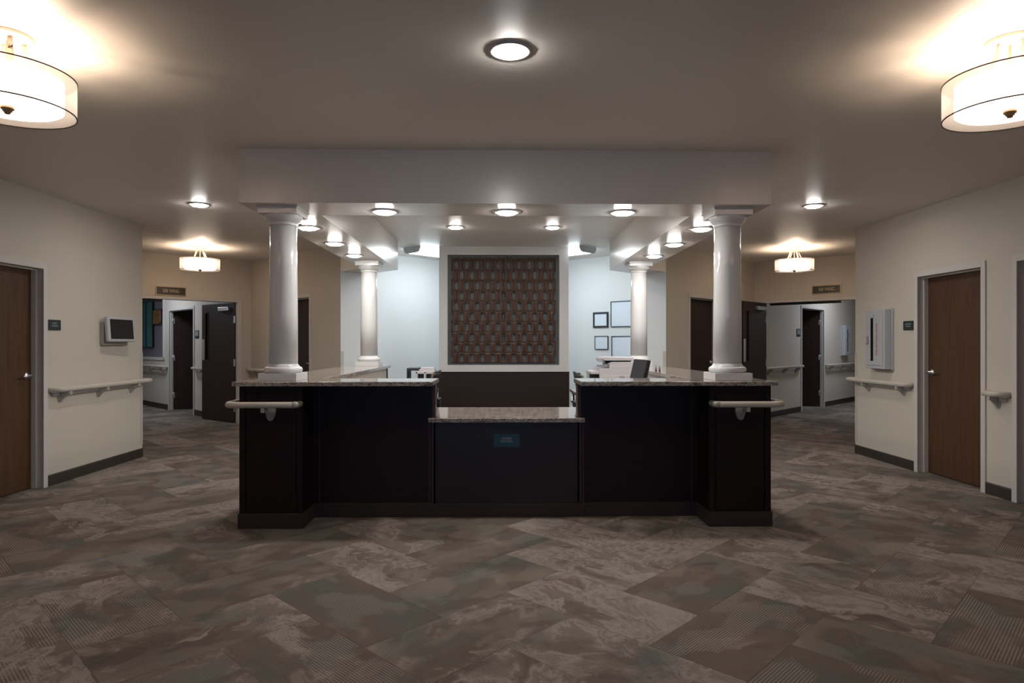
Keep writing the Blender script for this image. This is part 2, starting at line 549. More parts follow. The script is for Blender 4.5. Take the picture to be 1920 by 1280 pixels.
# thick diagonal walls that hold the canopy, with the office behind
KX, KY = 2.29, 9.16
CL = (-4.305, 11.175); CR = (4.365, 11.235)
TL = frame(-KX, KY, -1, -1)       # x grows from K to C on this side
TR = frame(KX, KY, 1, -1)         # x grows towards -, C is at negative x
LT = sqrt(2) * (KX - 4.305) * -1
RT = sqrt(2) * (4.365 - KX)
dl = 8.905 - (KY + KX) * S2       # outer edge of the casing, measured from K
dr = 8.72 - (KX + KY) * S2
def dspan(a, s=1):
    lo, hi = a + 0.03, a + 1.01 - 0.03
    return (lo, hi, 0, 2.06) if s > 0 else (-hi, -lo, 0, 2.06)
wall('wall_diagonal_left', TL, 0.002, LT, [dspan(dl)], t=0.14)
wall('wall_diagonal_right', TR, -RT, -0.002, [dspan(dr, -1)], t=0.14)
# office side of the same walls (same wall paint in its cool-lit tone)
def offline(sx, z0=0.0, z1=CEIL):
    mb = MB()
    a = 0.14 * S2; b = 0.45 * S2
    f = lambda x, y: (sx * x, y)
    mb.prism([f(KX - a, KY + a), f(KX - b, KY + b), f(2.27, 9.78), f(2.27 + 0.7, 9.78 + 0.7 + 0.0), f(2.27 + 0.7 + b * 0.9, 9.78 + 0.7 - b * 0.9), f(KX - a + 0.5, KY + a + 0.5)], z0, z1)
    return mb
for sx, nm in ((-1, 'wall_office_side_left'), (1, 'wall_office_side_right')):
    mb = MB()
    a = 0.1401; b = 0.45
    L = 0.72
    # an L of wall thickness following the diagonal wall's back face
    F = TL if sx < 0 else TR
    xs = (0.0, L) if sx < 0 else (-L, 0.0)
    mb.box(xs[0], xs[1], -b, -a, 0, CEIL)
    struct(mb, nm, 'office', F)
# end faces towards the opening, wall paint in the same cool-lit tone
for F, x0 in ((TL, 0.0), (TR, 0.0)):
    struct(MB().box(-0.001, 0.001, -0.1405, 0.0, 0, CEIL), 'trim_1' if F is TL else 'trim_2', 'office', F)

# office back walls: Y = 12.05 - |X|
BL = frame(0, 12.05, 1, -1)     # plane Y = X + 12.05 faces (1,-1)
BR = frame(0, 12.05, -1, -1)
wall('wall_office_left', BL, 0, 3.6, mat='office', t=0.1)
wall('wall_office_right', BR, -3.6, 0, mat='office', t=0.1)

# canopy over the station
struct(MB().prism([(-KX, KY), (-1.93, 8.80), (-1.93, 4.71), (1.93, 4.71), (1.93, 8.80), (KX, KY), (1.972, 9.478), (1.46, 8.97), (1.46, 5.16), (-1.46, 5.16), (-1.46, 8.97), (-1.972, 9.478)], 2.355, CEIL + 0.02),
       'ceiling_canopy', 'soffit')

# short walls between the side walls and the wing openings, wing headers, wing walls
HL = frame(*CL, 1, -1)   # header left: plane Y = X + 15.48, x grows towards (-,-)
HR = frame(*CR, -1, -1)  # header right: plane Y = -X + 15.6, x grows towards (-,+); opening at negative x
lenH = 2.39
wall('wall_header_left', HL, 0, lenH, [(0.22, lenH, 0, 2.075)])
wall('wall_header_right', HR, -lenH, 0, [(-lenH, -0.05, 0, 2.075)])
# short returns
SLf = frame(-4.30, 7.80, 1, 1)
x_ = sqrt(2) * 1.69
wall('wall_return_left', frame(-4.30, 7.80, 1, 1), -x_, 0, t=0.14)
wall('wall_return_right', frame(4.31, 7.92, -1, 1), 0, sqrt(2) * 1.70, t=0.14)
# wings. left wing inner wall: X+Y = 6.53, right wing inner wall: Y-X = 6.88
WL = frame(3.265, 3.265, -1, -1)        # x = t = (Y-X)/sqrt2
WR = frame(-3.44, 3.44, 1, -1)          # x = -(X+Y)/sqrt2
tL0 = (11.005 + 4.475) * S2 + 0.14
tR0 = (CR[0] + CR[1]) * S2 + 0.14
wall('wall_wing_left', WL, tL0, 21, [(12.84, 14.18, 0, 2.03), (14.50, 17.4, 1.06, 2.45)])
wall('wall_wing_right', WR, -21, -tR0, [(-14.50, -13.21, 0, 2.08)])
wall('wall_wing_outer_left', frame(-4.30, 7.80, 1, 1), -16, -x_ , t=0.14)
wall('wall_wing_outer_right', frame(4.31, 7.92, -1, 1), sqrt(2) * 1.70, 16, t=0.14)
wall('wall_wing_end_left', frame(-21 * S2, 21 * S2, 1, -1), -4, 4)
wall('wall_wing_end_right', frame(21 * S2, 21 * S2, -1, -1), -4, 4)
baseboard('baseboard_wing_left', WL, [(tL0, 12.81), (14.21, 21)])
baseboard('baseboard_wing_right', WR, [(-21, -14.53), (-13.18, -tR0)])
baseboard('baseboard_diagonal_left', TL, [(0, dl), (dl + 1.01, LT)])
baseboard('baseboard_diagonal_right', TR, [(-RT, -(dr + 1.01)), (-dr, 0)])
baseboard('baseboard_return_left', frame(-4.30, 7.80, 1, 1), [(-x_, 0)])

# recess with pictures in the left wing
struct(MB().box(14.4, 17.5, -0.34, -0.30, 0.9, 2.55), 'wall_recess', 'niche', WL)
mb = MB()
mb.box(14.44, 14.50, -0.30, 0.02, 1.0, 2.5); mb.box(14.44, 17.4, -0.30, 0.02, 1.0, 1.06); mb.box(14.44, 17.4, -0.3, 0.02, 2.45, 2.5)
struct(mb, 'trim_3', 'white_trim', WL, 0.004)

# partition with the feature panel
PY = 9.39
mb = MB()
t0, t1 = PY, PY + 0.16
mb.box(-0.935, -0.813, t0, t1, 0.935, CEIL); mb.box(0.80, 0.935, t0, t1, 0.935, CEIL)
mb.box(-0.813, 0.80, t0, t1, 0.935, 1.034); mb.box(-0.813, 0.80, t0, t1, 2.622, CEIL)
mb.box(-0.935, 0.935, t0 + 0.06, t1, 0, 0.935)
struct(mb, 'wall_partition', 'white_trim')
struct(MB().box(-0.813, 0.80, t0 + 0.09, t0 + 0.11, 1.034, 2.622), 'wall_partition_recess', 'slate')
mb = MB()
mb.box(-0.94, 0.94, t0 - 0.012, t0 + 0.06, 0.105, 0.925)
mb.box(-0.945, 0.945, t0 - 0.018, t0 + 0.06, 0.925, 0.937)
mb.box(-0.94, 0.94, t0 - 0.02, t0 + 0.06, 0, 0.105)
mb.box(0.935, 0.945, t0 - 0.012, t1 + 0.005, 0.0, 0.937); mb.box(-0.945, -0.935, t0 - 0.012, t1 + 0.005, 0.0, 0.937)
struct(mb, 'trim_4', 'wainscot', None, 0.002)

# ------------------------------------------------------------------ doors
def door(name, mtx, w=0.91, h=2.035, mat='door_wood', handle=1, ajar=0.0, hinge=1, frame_mat='door_frame', knob=True, hinges=False, recess=0.10):
    """local x=0 is the middle of the opening. handle=+1: lever on the viewer's left. hinge=+1: hinge on viewer's left"""
    d = thing(name, None, None, mtx, kind='structure')
    hw = w / 2
    mb = MB()
    for s in (-1, 1):
        mb.box(s * (hw - 0.005), s * (hw + 0.05), 0, 0.013, 0, h + 0.055)
        mb.box(s * hw, s * (hw + 0.022), -0.15, 0.0, 0, h + 0.02)
        mb.box(s * (hw - 0.014), s * hw, -recess, -recess + 0.045, 0, h)
    mb.box(-hw + 0.005, hw - 0.005, 0, 0.013, h, h + 0.055)
    mb.box(-hw, hw, -0.15, 0.0, h, h + 0.02)
    mb.box(-hw + 0.014, hw - 0.014, -recess, -recess + 0.045, h - 0.014, h)
    mb.obj('door_frame', frame_mat, d, bevel=0.0015)
    # leaf, built around its hinge
    piv = hinge * (hw - 0.003)
    leaf = MB().box(-hinge * (w - 0.008), 0, -0.044, 0, 0.008, h - 0.004).obj('door_leaf', mat, d, bevel=0.0015)
    leaf.matrix_local = Matrix.Translation((piv, -recess, 0)) @ Matrix.Rotation(ajar * hinge, 4, 'Z')
    if knob:
        hx = -hinge * (w - 0.075)
        k = MB()
        seg = [(0.034, 0.0), (0.034, 0.006), (0.028, 0.012), (0.014, 0.014), (0.012, 0.05), (0.0, 0.052)]
        n = 20
        vs = []; fs = []
        for r, yy in seg:
            for q in range(n):
                a = 2 * pi * q / n
                vs.append((hx + r * cos(a), yy, 1.045 + r * sin(a)))
        for i in range(len(seg) - 1):
            for q in range(n):
                fs.append((i * n + q, i * n + (q + 1) % n, (i + 1) * n + (q + 1) % n, (i + 1) * n + q))
        k.add(vs, fs, True)
        e = hinge
        k.tube([(hx, 0.048, 1.045), (hx + e * 0.02, 0.055, 1.045), (hx + e * 0.06, 0.055, 1.045), (hx + e * 0.115, 0.050, 1.043)], 0.009, 10)
        k.obj('door_handle', 'steel', leaf)
    if hinges:
        for z in (0.3, 1.05, 1.8):
            MB().tube([(0, 0.008, z - 0.055), (0, 0.008, z + 0.055)], 0.009, 8).box(-hinge * 0.03, 0.0, -0.002, 0.002, z - 0.055, z + 0.055).obj('hinge', 'steel', leaf)
    return d

door('door_1', LW @ Matrix.Translation((-5.665, 0, 0)), hinge=1)      # wall_left, hinge towards the camera side
door('door_2', RW @ Matrix.Translation((6.265, 0, 0)), w=0.905, hinge=-1)
door('door_3', RW @ Matrix.Translation((4.955, 0, 0)), hinge=1)
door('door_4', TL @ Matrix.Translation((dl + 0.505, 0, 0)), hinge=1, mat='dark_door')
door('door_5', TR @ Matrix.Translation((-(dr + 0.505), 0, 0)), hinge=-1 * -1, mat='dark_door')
door('door_6', WL @ Matrix.Translation((13.51, 0, 0)), w=1.295, h=2.0, hinge=1, ajar=radians(72), mat='dark_door', hinges=True, recess=0.07)
door('door_7', WR @ Matrix.Translation((-13.855, 0, 0)), w=1.245, h=2.05, hinge=-1, ajar=radians(72), mat='dark_door', hinges=True, recess=0.07)
# dark rooms behind the two ajar wing doors
struct(MB().box(12.4, 12.45, -3.0, -0.14, 0, CEIL).box(15.0, 15.05, -3.0, -0.341, 0, CEIL).box(12.4, 15.05, -3.0, -2.95, 0, CEIL), 'wall_side_room_left', 'wall', WL)
struct(MB().box(-12.8, -12.75, -3.0, -0.14, 0, CEIL).box(-15.0, -14.95, -3.0, -0.14, 0, CEIL).box(-15.0, -12.75, -3.0, -2.95, 0, CEIL), 'wall_side_room_right', 'wall', WR)

# the two leaves of the double doors held open at the wings
def wing_leaf(name, mtx, w, side, mat='dark_door', closer=True):
    """hinge at the origin, leaf runs to x = side*w, face with hardware towards +y"""
    d = thing(name, None, None, mtx, kind='structure')
    s = side
    mb = MB()
    vx0, vx1 = s * (w - 0.20), s * (w - 0.12)
    a, b = sorted((vx0, vx1))
    lo, hi = sorted((0, s * w))
    mb.box(lo, a, -0.022, 0.022, 0.01, 2.03); mb.box(b, hi, -0.022, 0.022, 0.01, 2.03)
    mb.box(a, b, -0.022, 0.022, 0.01, 1.06); mb.box(a, b, -0.022, 0.022, 1.88, 2.03)
    mb.obj('door_leaf', mat, d)
    MB().box(a, b, -0.003, 0.003, 1.06, 1.88).obj('pane', 'pane_dark', d)
    f = MB()
    for q in (a - 0.016, b):
        f.box(q, q + 0.016, 0.022, 0.028, 1.045, 1.895)
    f.box(a - 0.016, b + 0.016, 0.022, 0.028, 1.88, 1.896); f.box(a - 0.016, b + 0.016, 0.022, 0.028, 1.044, 1.06)
    f.obj('window_trim', 'dark_metal', d)
    c0, c1 = sorted((s * 0.12, s * 0.44))
    MB().box(c0, c1, 0.022, 0.075, 1.90, 1.965).obj('door_closer', 'steel', d, bevel=0.006)
    p0, p1 = sorted((s * (w - 0.085), s * (w - 0.012)))
    MB().box(p0, p1, 0.022, 0.026, 1.05, 1.42).obj('push_plate', 'steel', d, bevel=0.002)
    for z in (0.25, 1.02, 1.75):
        MB().tube([(-s * 0.006, 0.0, z - 0.06), (-s * 0.006, 0.0, z + 0.06)], 0.012, 8).box(-s * 0.02, s * 0.03, 0.02, 0.027, z - 0.06, z + 0.06).obj('hinge', 'steel', d)
    return d
# left: hinge at (-4.52,11.09) running to (-5.37,11.72); its face towards the camera
v = Vector((-5.36 + 4.52, 11.72 - 11.09)).normalized()
nrm = Vector((-v.y, v.x)) if (-v.y * -4.5 + v.x * 11) < 0 else Vector((v.y, -v.x))
wing_leaf('door_8', frame(-4.525, 11.085, nrm.x, nrm.y), 1.04, 1)
v = Vector((3.835 - 4.47, 10.43 - 11.06)).normalized()
nrm = Vector((v.y, -v.x)) if (v.y * 4.5 - v.x * 11) < 0 else Vector((-v.y, v.x))
lr = wing_leaf('door_9', frame(4.47, 11.04, nrm.x, nrm.y), 0.89, 1)
# frames of the wing openings: jambs and heads
mb = MB(); mb.box(0.16, 0.225, -0.16, 0.02, 0, 2.075); mb.box(0.16, lenH, -0.16, 0.0, 2.035, 2.075)
struct(mb, 'trim_5', 'door_frame', HL, 0.002)
mb = MB(); mb.box(-0.11, -0.045, -0.16, 0.02, 0, 2.075); mb.box(-lenH, -0.045, -0.16, 0.0, 2.035, 2.075)
struct(mb, 'trim_6', 'door_frame', HR, 0.002)
struct(MB().box(1.35, lenH, -0.19, -0.165, 2.0, 2.045), 'trim_7', 'black', HL)
struct(MB().box(-1.35, -0.2, -0.19, -0.165, 2.0, 2.045), 'trim_8', 'black', HR)

# ------------------------------------------------------------------ the nurses' station
def station_half(s, label_base, label_top):
    """s=-1 or 1; raised counter of pier, recessed front panel and side run"""
    X = lambda x: s * x
    t = thing('counter_base', label_base, 'reception counter', loc(X(1.7), 4.9), 'raised counters of the nurses station')
    dx, dy = X(1.7), 4.9
    def B(mb, x0, x1, y0, y1, z0, z1):
        mb.box(X(x0) - dx, X(x1) - dx, y0 - dy, y1 - dy, z0, z1)
    H = 1.035
    pier = MB(); B(pier, 1.50, 1.932, 4.775, 5.22, 0.10, H)
    B(pier, 1.54, 1.90, 4.768, 4.78, 0.11, 0.98)
    pier.obj('pier_panel', 'espresso', t, bevel=0.002)
    st = MB()
    for a, b in ((1.905, 1.945), (1.488, 1.528)):
        B(st, a, b, 4.760, 4.80, 0.108, H)
    B(st, 1.528, 1.905, 4.762, 4.80, 0.985, H)
    st.obj('corner_post', 'espresso', t, bevel=0.0015)
    fp = MB(); B(fp, 0.565, 1.50, 5.06, 5.16, 0.10, H); fp.obj('front_panel', 'espresso', t, bevel=0.002)
    for a in (1.44, 0.565):
        tr = MB(); B(tr, a, a + 0.012, 5.051, 5.062, 0.10, H); tr.obj('trim_strip', 'redwood', t)
    ep = MB(); B(ep, 0.552, 0.565, 5.052, 5.165, 0.10, H); ep.obj('end_panel', 'redwood', t)
    sp = MB(); B(sp, 1.50, 1.93, 5.22, 8.27, 0.10, H); sp.obj('side_panel', 'espresso', t, bevel=0.002)
    ip = MB(); B(ip, 1.485, 1.50, 5.16, 8.23, 0.0, H); ip.obj('inner_panel', 'cream', t)
    eb = MB(); B(eb, 1.478, 1.93, 8.23, 8.285, 0.0, H); eb.obj('back_end_panel', 'espresso', t)
    bb = MB()
    B(bb, 1.480, 1.952, 4.745, 4.80, 0, 0.108); B(bb, 1.938, 1.952, 4.75, 8.28, 0, 0.108); B(bb, 1.478, 1.492, 4.75, 5.06, 0, 0.108)
    B(bb, 0.60, 1.49, 5.046, 5.10, 0, 0.108); B(bb, 1.49, 1.93, 4.8, 8.27, 0, 0.1); B(bb, 0.60, 1.5, 5.08, 5.16, 0, 0.1)
    bb.obj('baseboard', 'espresso_base', t, bevel=0.003)
    p = [(1.975, 4.695), (0.535, 4.695), (0.535, 5.175), (1.445, 5.175), (1.445, 8.30), (1.975, 8.30)]
    top = MB().prism([(X(a), b) for a, b in p], H, 1.067)
    o = top.obj('countertop', 'granite', None, bevel=0.004)
    tag(o, label_top, 'countertop', 'raised granite countertops')
station_half(-1, 'dark raised counter with corner pier on the side of the 200 WING sign', 'raised granite top under the two columns on the side of the 200 WING sign')
station_half(1, 'dark raised counter with corner pier on the side of the white copier', 'raised granite top under the two columns on the side of the white copier')

t = thing('desk_base', 'dark low center desk front carrying the NURSES STATION sign', 'desk', loc(0, 5.04))
mb = MB().box(-0.588, 0.588, 0.012, 0.06, 0.10, 0.736); mb.obj('front_panel', 'espresso_h', t, bevel=0.002)
for a in (-0.602, 0.590):
    MB().box(a, a + 0.012, 0.006, 0.07, 0.10, 0.736).obj('corner_trim', 'redwood', t)
MB().box(-0.606, 0.606, 0.0, 0.06, 0, 0.104).obj('baseboard', 'espresso_base', t, bevel=0.003)
for a in (-0.53, 0.50):
    MB().box(a, a + 0.03, 0.13, 0.80, 0, 0.736).obj('side_panel', 'espresso', t)
o = MB().prism([(-0.603, 4.995), (0.603, 4.995), (0.603, 5.045), (0.548, 5.045), (0.548, 5.18), (0.66, 5.18), (0.68, 5.885), (-0.68, 5.885), (-0.66, 5.18), (-0.548, 5.18), (-0.548, 5.045), (-0.603, 5.045)], 0.736, 0.768).obj('desktop', 'granite', None, bevel=0.004)
tag(o, 'low granite desktop between the two raised counters', 'countertop')

for s, lb in ((-1, 'low granite work desk along the counter, holding the small printer'), (1, 'low granite work desk along the counter, holding the white copier')):
    t = thing('work_desk', lb, 'desk', loc(s * 1.15, 6.9), 'work desks inside the station')
    X = lambda x: s * x - s * 1.15
    MB().box(X(0.83), X(1.478), -1.66, 1.36, 0.736, 0.768).obj('desk_top', 'granite', t, bevel=0.003)
    MB().box(X(0.86), X(1.46), -1.65, -1.62, 0, 0.736).obj('side_panel', 'espresso', t)
    if s > 0:
        MB().box(X(0.90), X(1.46), 0.55, 1.30, 0, 0.736).obj('cabinet', 'espresso', t, bevel=0.003)
    lg = MB().tube([(X(0.865), 1.30, 0), (X(0.865), 1.30, 0.736)], 0.022, 16)
    lg.lathe([(0.0, 0.60), (0.03, 0.60), (0.03, 0.64), (0.0, 0.64)], X(0.865), 1.30, 16)
    lg.obj('leg', 'steel', t)

# columns
def column(x, y, label):
    c = thing('column', label, 'column', loc(x, y, 1.067), 'white columns on the counters', 'thing')
    MB().box(-0.14, 0.14, -0.14, 0.14, 0, 0.056).obj('plinth', 'white_col', c, bevel=0.002)
    pr = [(0.0, 0.056), (0.118, 0.056)]
    for k in range(9):
        a = -pi / 2 + pi * k / 8
        pr.append((0.118 + 0.021 * cos(a), 0.079 + 0.023 * sin(a)))
    pr += [(0.117, 0.103), (0.117, 0.108), (0.110, 0.113), (0.1045, 0.124), (0.0, 0.124)]
    MB().lathe(pr, n=64).obj('column_base', 'white_col', c)
    h = 2.355 - 1.067
    MB().lathe([(0.0, 0.12), (0.104, 0.12), (0.103, 0.5), (0.100, 0.85), (0.096, h - 0.125), (0.0, h - 0.125)], n=64).obj('shaft', 'white_col', c)
    z = h - 0.13
    pr = [(0.0, z), (0.099, z), (0.104, z + 0.004), (0.104, z + 0.012), (0.099, z + 0.016), (0.101, z + 0.022), (0.112, z + 0.03), (0.118, z + 0.034), (0.128, z + 0.044), (0.136, z + 0.058), (0.139, z + 0.07), (0.139, z + 0.076), (0.0, z + 0.076)]
    cap = MB().lathe(pr, n=64)
    cap.box(-0.142, 0.142, -0.142, 0.142, z + 0.076, z + 0.116)
    cap.box(-0.15, 0.15, -0.15, 0.15, z + 0.116, z + 0.13)
    cap.obj('capital', 'white_col', c, bevel=0.001)
    return c
column(-1.685, 4.94, 'front white round column nearest the door beside the wall tablet')
column(1.685, 4.94, 'front white round column nearest the fire extinguisher cabinet')
column(-1.685, 8.13, 'rear white round column nearest the small printer')
column(1.685, 8.13, 'rear white round column behind the copier and grey monitor')

# ------------------------------------------------------------------ handrails
RAIL = [(-0.016, -0.022), (-0.022, -0.012), (-0.024, 0.004), (-0.021, 0.016), (-0.012, 0.023), (0.012, 0.024), (0.022, 0.018), (0.026, 0.004), (0.023, -0.012), (0.016, -0.022)]
def arc(cx, cy, r, a0, a1, z, n=7):
    return [(cx + r * cos(a0 + (a1 - a0) * k / n), cy + r * sin(a0 + (a1 - a0) * k / n), z) for k in range(n + 1)]
def bracket(parent, x, y0=0.0, z=0.905, off=0.085, flip=1):
    mb = MB()
    mb.xprism([(y0, z - 0.125), (y0 + 0.012, z - 0.128), (y0 + 0.03, z - 0.10), (y0 + off - 0.012, z - 0.055), (y0 + off + 0.012, z - 0.045), (y0 + off + 0.012, z - 0.022), (y0, z - 0.022)], x - 0.012, x + 0.012)
    mb.yprism([(x - 0.032, z - 0.03), (x + 0.032, z - 0.03), (x + 0.034, z - 0.06), (x + 0.026, z - 0.10), (x + 0.014, z - 0.128), (x - 0.014, z - 0.128), (x - 0.026, z - 0.10), (x - 0.034, z - 0.06)], y0, y0 + 0.012)
    mb.box(x - 0.03, x + 0.0, y0 + off - 0.03, y0 + off + 0.018, z - 0.055, z - 0.02)
    return mb.obj('bracket', 'cream_dark', parent, bevel=0.002)
def handrail(mtx, x0, x1, label, returns=(True, True), brackets=None, z=0.905, wrap=None, group='handrails on the walls', off=0.085):
    """straight rail from x0 to x1 in a wall frame; wrap=(end, angle): +1 continues around the corner at x1"""
    r = thing('handrail', label, 'handrail', mtx @ Matrix.Translation(((x0 + x1) / 2, 0, 0)), group)
    c = (x0 + x1) / 2
    a, b = x0 - c, x1 - c
    path = []
    rr = 0.075
    if returns[0]:
        path += [(a + 0.02, 0.0, z)] + arc(a + 0.02 + rr, off - rr, rr, pi, pi / 2, z)
    elif wrap and wrap[0] < 0:
        th = wrap[1]
        path += [(a - 0.30 * cos(th), off - 0.30 * sin(th) - 0.02, z), (a - 0.06 * cos(th) , off - 0.06 * sin(th), z), (a - 0.02, off - 0.005, z), (a + 0.03, off, z)]
    else:
        path += [(a, off, z)]
    if returns[1]:
        path += arc(b - 0.02 - rr, off - rr, rr, pi / 2, 0, z) + [(b - 0.02, 0.0, z)]
    elif wrap and wrap[0] > 0:
        th = wrap[1]
        path += [(b - 0.03, off, z), (b + 0.02, off - 0.005, z), (b + 0.06 * cos(th), off - 0.06 * sin(th), z), (b + 0.30 * cos(th), off - 0.30 * sin(th) - 0.02, z)]
    else:
        path += [(b, off, z)]
    MB().tube(path, 0, prof=RAIL).obj('rail', 'cream', r)
    MB().box(a + 0.04, b - 0.04, 0.0, 0.014, z - 0.062, z - 0.03).obj('backing_strip', 'cream_dark', r, bevel=0.002)
    for q in (brackets or []):
        bracket(r, q - c, z=z, off=off)
    return r
handrail(LW, -7.80, -6.19, 'cream handrail under the wall tablet', (False, True), [-6.35, -6.95, -7.55], wrap=(-1, radians(50)))
handrail(RW, 6.785, 7.92, 'cream handrail under the fire extinguisher cabinet', (True, False), [6.95, 7.62], wrap=(1, radians(50)))
handrail(RW, 5.475, 5.75, 'very short cream handrail between the two walnut doors', (True, True), [5.62])
handrail(TL, dl + 1.02, LT, 'cream handrail on the diagonal wall behind a front column', (True, True), [2.1, 2.6], group=None)
handrail(WL, tL0 + 0.9, 12.79, 'short pale handrail between the open wing doors past the 200 WING sign', (True, True), [12.3], z=0.885)
handrail(WL, 14.23, 16.4, 'pale handrail under the framed recess with teal art', (True, True), [14.5, 15.2, 15.9], z=0.875)
handrail(WR, -13.16, -tR0 - 0.1, 'pale handrail in the 300 WING beside the dark open room door', (True, True), [-11.6, -12.3, -12.9], z=0.90)
handrail(WR, -17.2, -14.55, 'pale handrail below the second extinguisher cabinet in the 300 WING', (True, True), [-14.8, -15.5, -16.2, -16.9], z=0.885)

def pier_rail(s, label):
    r = thing('handrail', label, 'handrail', loc(s * 1.72, 4.76), 'handrails wrapping the counter piers')
    X = lambda x: s * x - s * 1.72
    z = 0.905
    yf = 4.655 - 4.76
    xo = 2.005
    path = [(X(1.50), -0.012 + 0.0, z), (X(1.497), yf + 0.05, z), (X(1.507), yf + 0.014, z), (X(1.535), yf, z), (X(xo - 0.07), yf, z)]
    for k in range(1, 8):
        a = pi / 2 * k / 7
        path.append((X(xo - 0.07 + 0.07 * sin(a)), yf + 0.07 * (1 - cos(a)), z))
    path += [(X(xo), 0.10, z), (X(xo), 0.30, z), (X(xo - 0.015), 0.36, z), (X(1.94), 0.37, z)]
    prof = [(0.021 * cos(2 * pi * k / 14), 0.0225 * sin(2 * pi * k / 14)) for k in range(14)]
    MB().tube(path, 0, prof=prof).obj('rail', 'cream', r)
    # end cap
    MB().tube([(X(1.497), yf + 0.05, z), (X(1.507), yf + 0.014, z), (X(1.535), yf, z)], 0, prof=[(a * 1.06, b * 1.06) for a, b in prof]).obj('end_cap', 'cream_dark', r)
    b = MB()
    bx = X(1.715)
    zz = z - 0.02
    b.yprism([(bx - 0.036, zz), (bx + 0.036, zz), (bx + 0.037, zz - 0.035), (bx + 0.028, zz - 0.075), (bx + 0.016, zz - 0.098), (bx, zz - 0.104), (bx - 0.016, zz - 0.098), (bx - 0.028, zz - 0.075), (bx - 0.037, zz - 0.035)], -0.022, 0.006)
    b.box(bx + s * 0.008, bx + s * 0.036, yf - 0.008, -0.0, zz - 0.035, zz + 0.01)
    b.obj('bracket', 'cream_dark', r, bevel=0.003)
pier_rail(-1, 'cream handrail wrapping the counter pier nearest the wall tablet')
pier_rail(1, 'cream handrail wrapping the counter pier nearest the extinguisher cabinet')

# corner guards
def corner_guard(x, y, n1, n2, label, z0=0.15, z1=1.235, w=0.05):
    g = thing('corner_guard', label, 'corner guard', loc(x, y), 'vinyl corner guards')
    mb = MB()
    for n in (n1, n2):
        pass
    # two wings lying on the faces with outward normals n1, n2; wings run away from the corner
    def wing(n, d):
        n = Vector(n).normalized(); d = Vector(d).normalized()
        p = [Vector((0, 0)), d * w, d * w + n * 0.004, Vector((0, 0)) + n * 0.004 - d * 0.003]
        mb.prism([(q.x, q.y) for q in p], z0, z1)
    wing(*n1); wing(*n2)
    o = mb.obj('guard_profile', 'cream', g)
    return g
corner_guard(-4.30, 7.80, ((1, 0), (0, -1)), ((1, 1), (-1, 1)), 'cream corner guard on the wall end beside the wall tablet')
corner_guard(4.31, 7.92, ((-1, 0), (0, -1)), ((-1, 1), (1, 1)), 'cream corner guard on the wall end beside the extinguisher cabinet')
corner_guard(-KX, KY, ((-1, -1), (-1, 1)), ((1, -1), (1, 1)), 'cream corner guard on the diagonal wall beside the rear column near the printer')
corner_guard(KX, KY, ((1, -1), (1, 1)), ((-1, -1), (-1, 1)), 'cream corner guard on the diagonal wall beside the rear column near the copier')

# ------------------------------------------------------------------ signs
def sign(name, mtx, w, h, body, label, texts, mat='letter', frame_mat=None, cat='sign', t=0.006, group=None):
    s = thing(name, label, cat, mtx, group)
    if frame_mat:
        f = MB()
        b = 0.014
        f.box(-w / 2, w / 2, 0, t + 0.008, h / 2 - b, h / 2); f.box(-w / 2, w / 2, 0, t + 0.008, -h / 2, -h / 2 + b)
        f.box(-w / 2, -w / 2 + b, 0, t + 0.008, -h / 2, h / 2); f.box(w / 2 - b, w / 2, 0, t + 0.008, -h / 2, h / 2)
        f.obj('sign_frame', frame_mat, s, bevel=0.001)
    r = 0.008
    poly = []
    for cx, cz, a0 in ((w / 2 - r, h / 2 - r, 0), (-w / 2 + r, h / 2 - r, pi / 2), (-w / 2 + r, -h / 2 + r, pi), (w / 2 - r, -h / 2 + r, 1.5 * pi)):
        for k in range(5):
            a = a0 + pi / 2 * k / 4
            poly.append((cx + r * cos(a), cz + r * sin(a)))
    MB().yprism(poly, 0, t).obj('plate', body, s)
    for txt, size, z, sx in texts:
        text_part(txt, size, s, mat, y=t + 0.0008, z=z, sx=sx)
    return s
sign('wing_sign', HL @ Matrix.Translation((1.275, 0, 2.163)), 0.45, 0.146, 'sign_bronze', 'framed 200 WING sign above the wing opening nearest the wall tablet', [('200 WING', 0.074, 0.0, 0.72)], 'letter_gold', 'gold')
sign('wing_sign', HR @ Matrix.Translation((-1.184, 0, 2.216)), 0.45, 0.146, 'sign_bronze', 'framed 300 WING sign above the wing opening nearest the extinguisher cabinet', [('300 WING', 0.074, 0.0, 0.72)], 'letter_gold', 'gold')
sign('station_sign', frame(0.0, 5.052, 0, -1, 0.590), 0.202, 0.10, 'sign_blue', 'small teal NURSES STATION sign on the low desk front', [('NURSES', 0.022, 0.017, 1.0), ('STATION', 0.022, -0.006, 1.0)], group=None)
sign('door_sign', LW @ Matrix.Translation((-6.275, 0, 1.519)), 0.17, 0.10, 'sign_green', 'dark green two-line door sign beside the wall tablet', [('SUPPLY', 0.02, 0.016, 1.0), ('STORAGE', 0.02, -0.008, 1.0)], 'letter', group='dark green signs beside doors')
sign('door_sign', RW @ Matrix.Translation((6.875, 0, 1.534)), 0.17, 0.10, 'sign_green', 'dark green two-line door sign beside the extinguisher cabinet', [('EQUIPMENT', 0.02, 0.016, 1.0), ('STORAGE', 0.02, -0.008, 1.0)], 'letter', group='dark green signs beside doors')
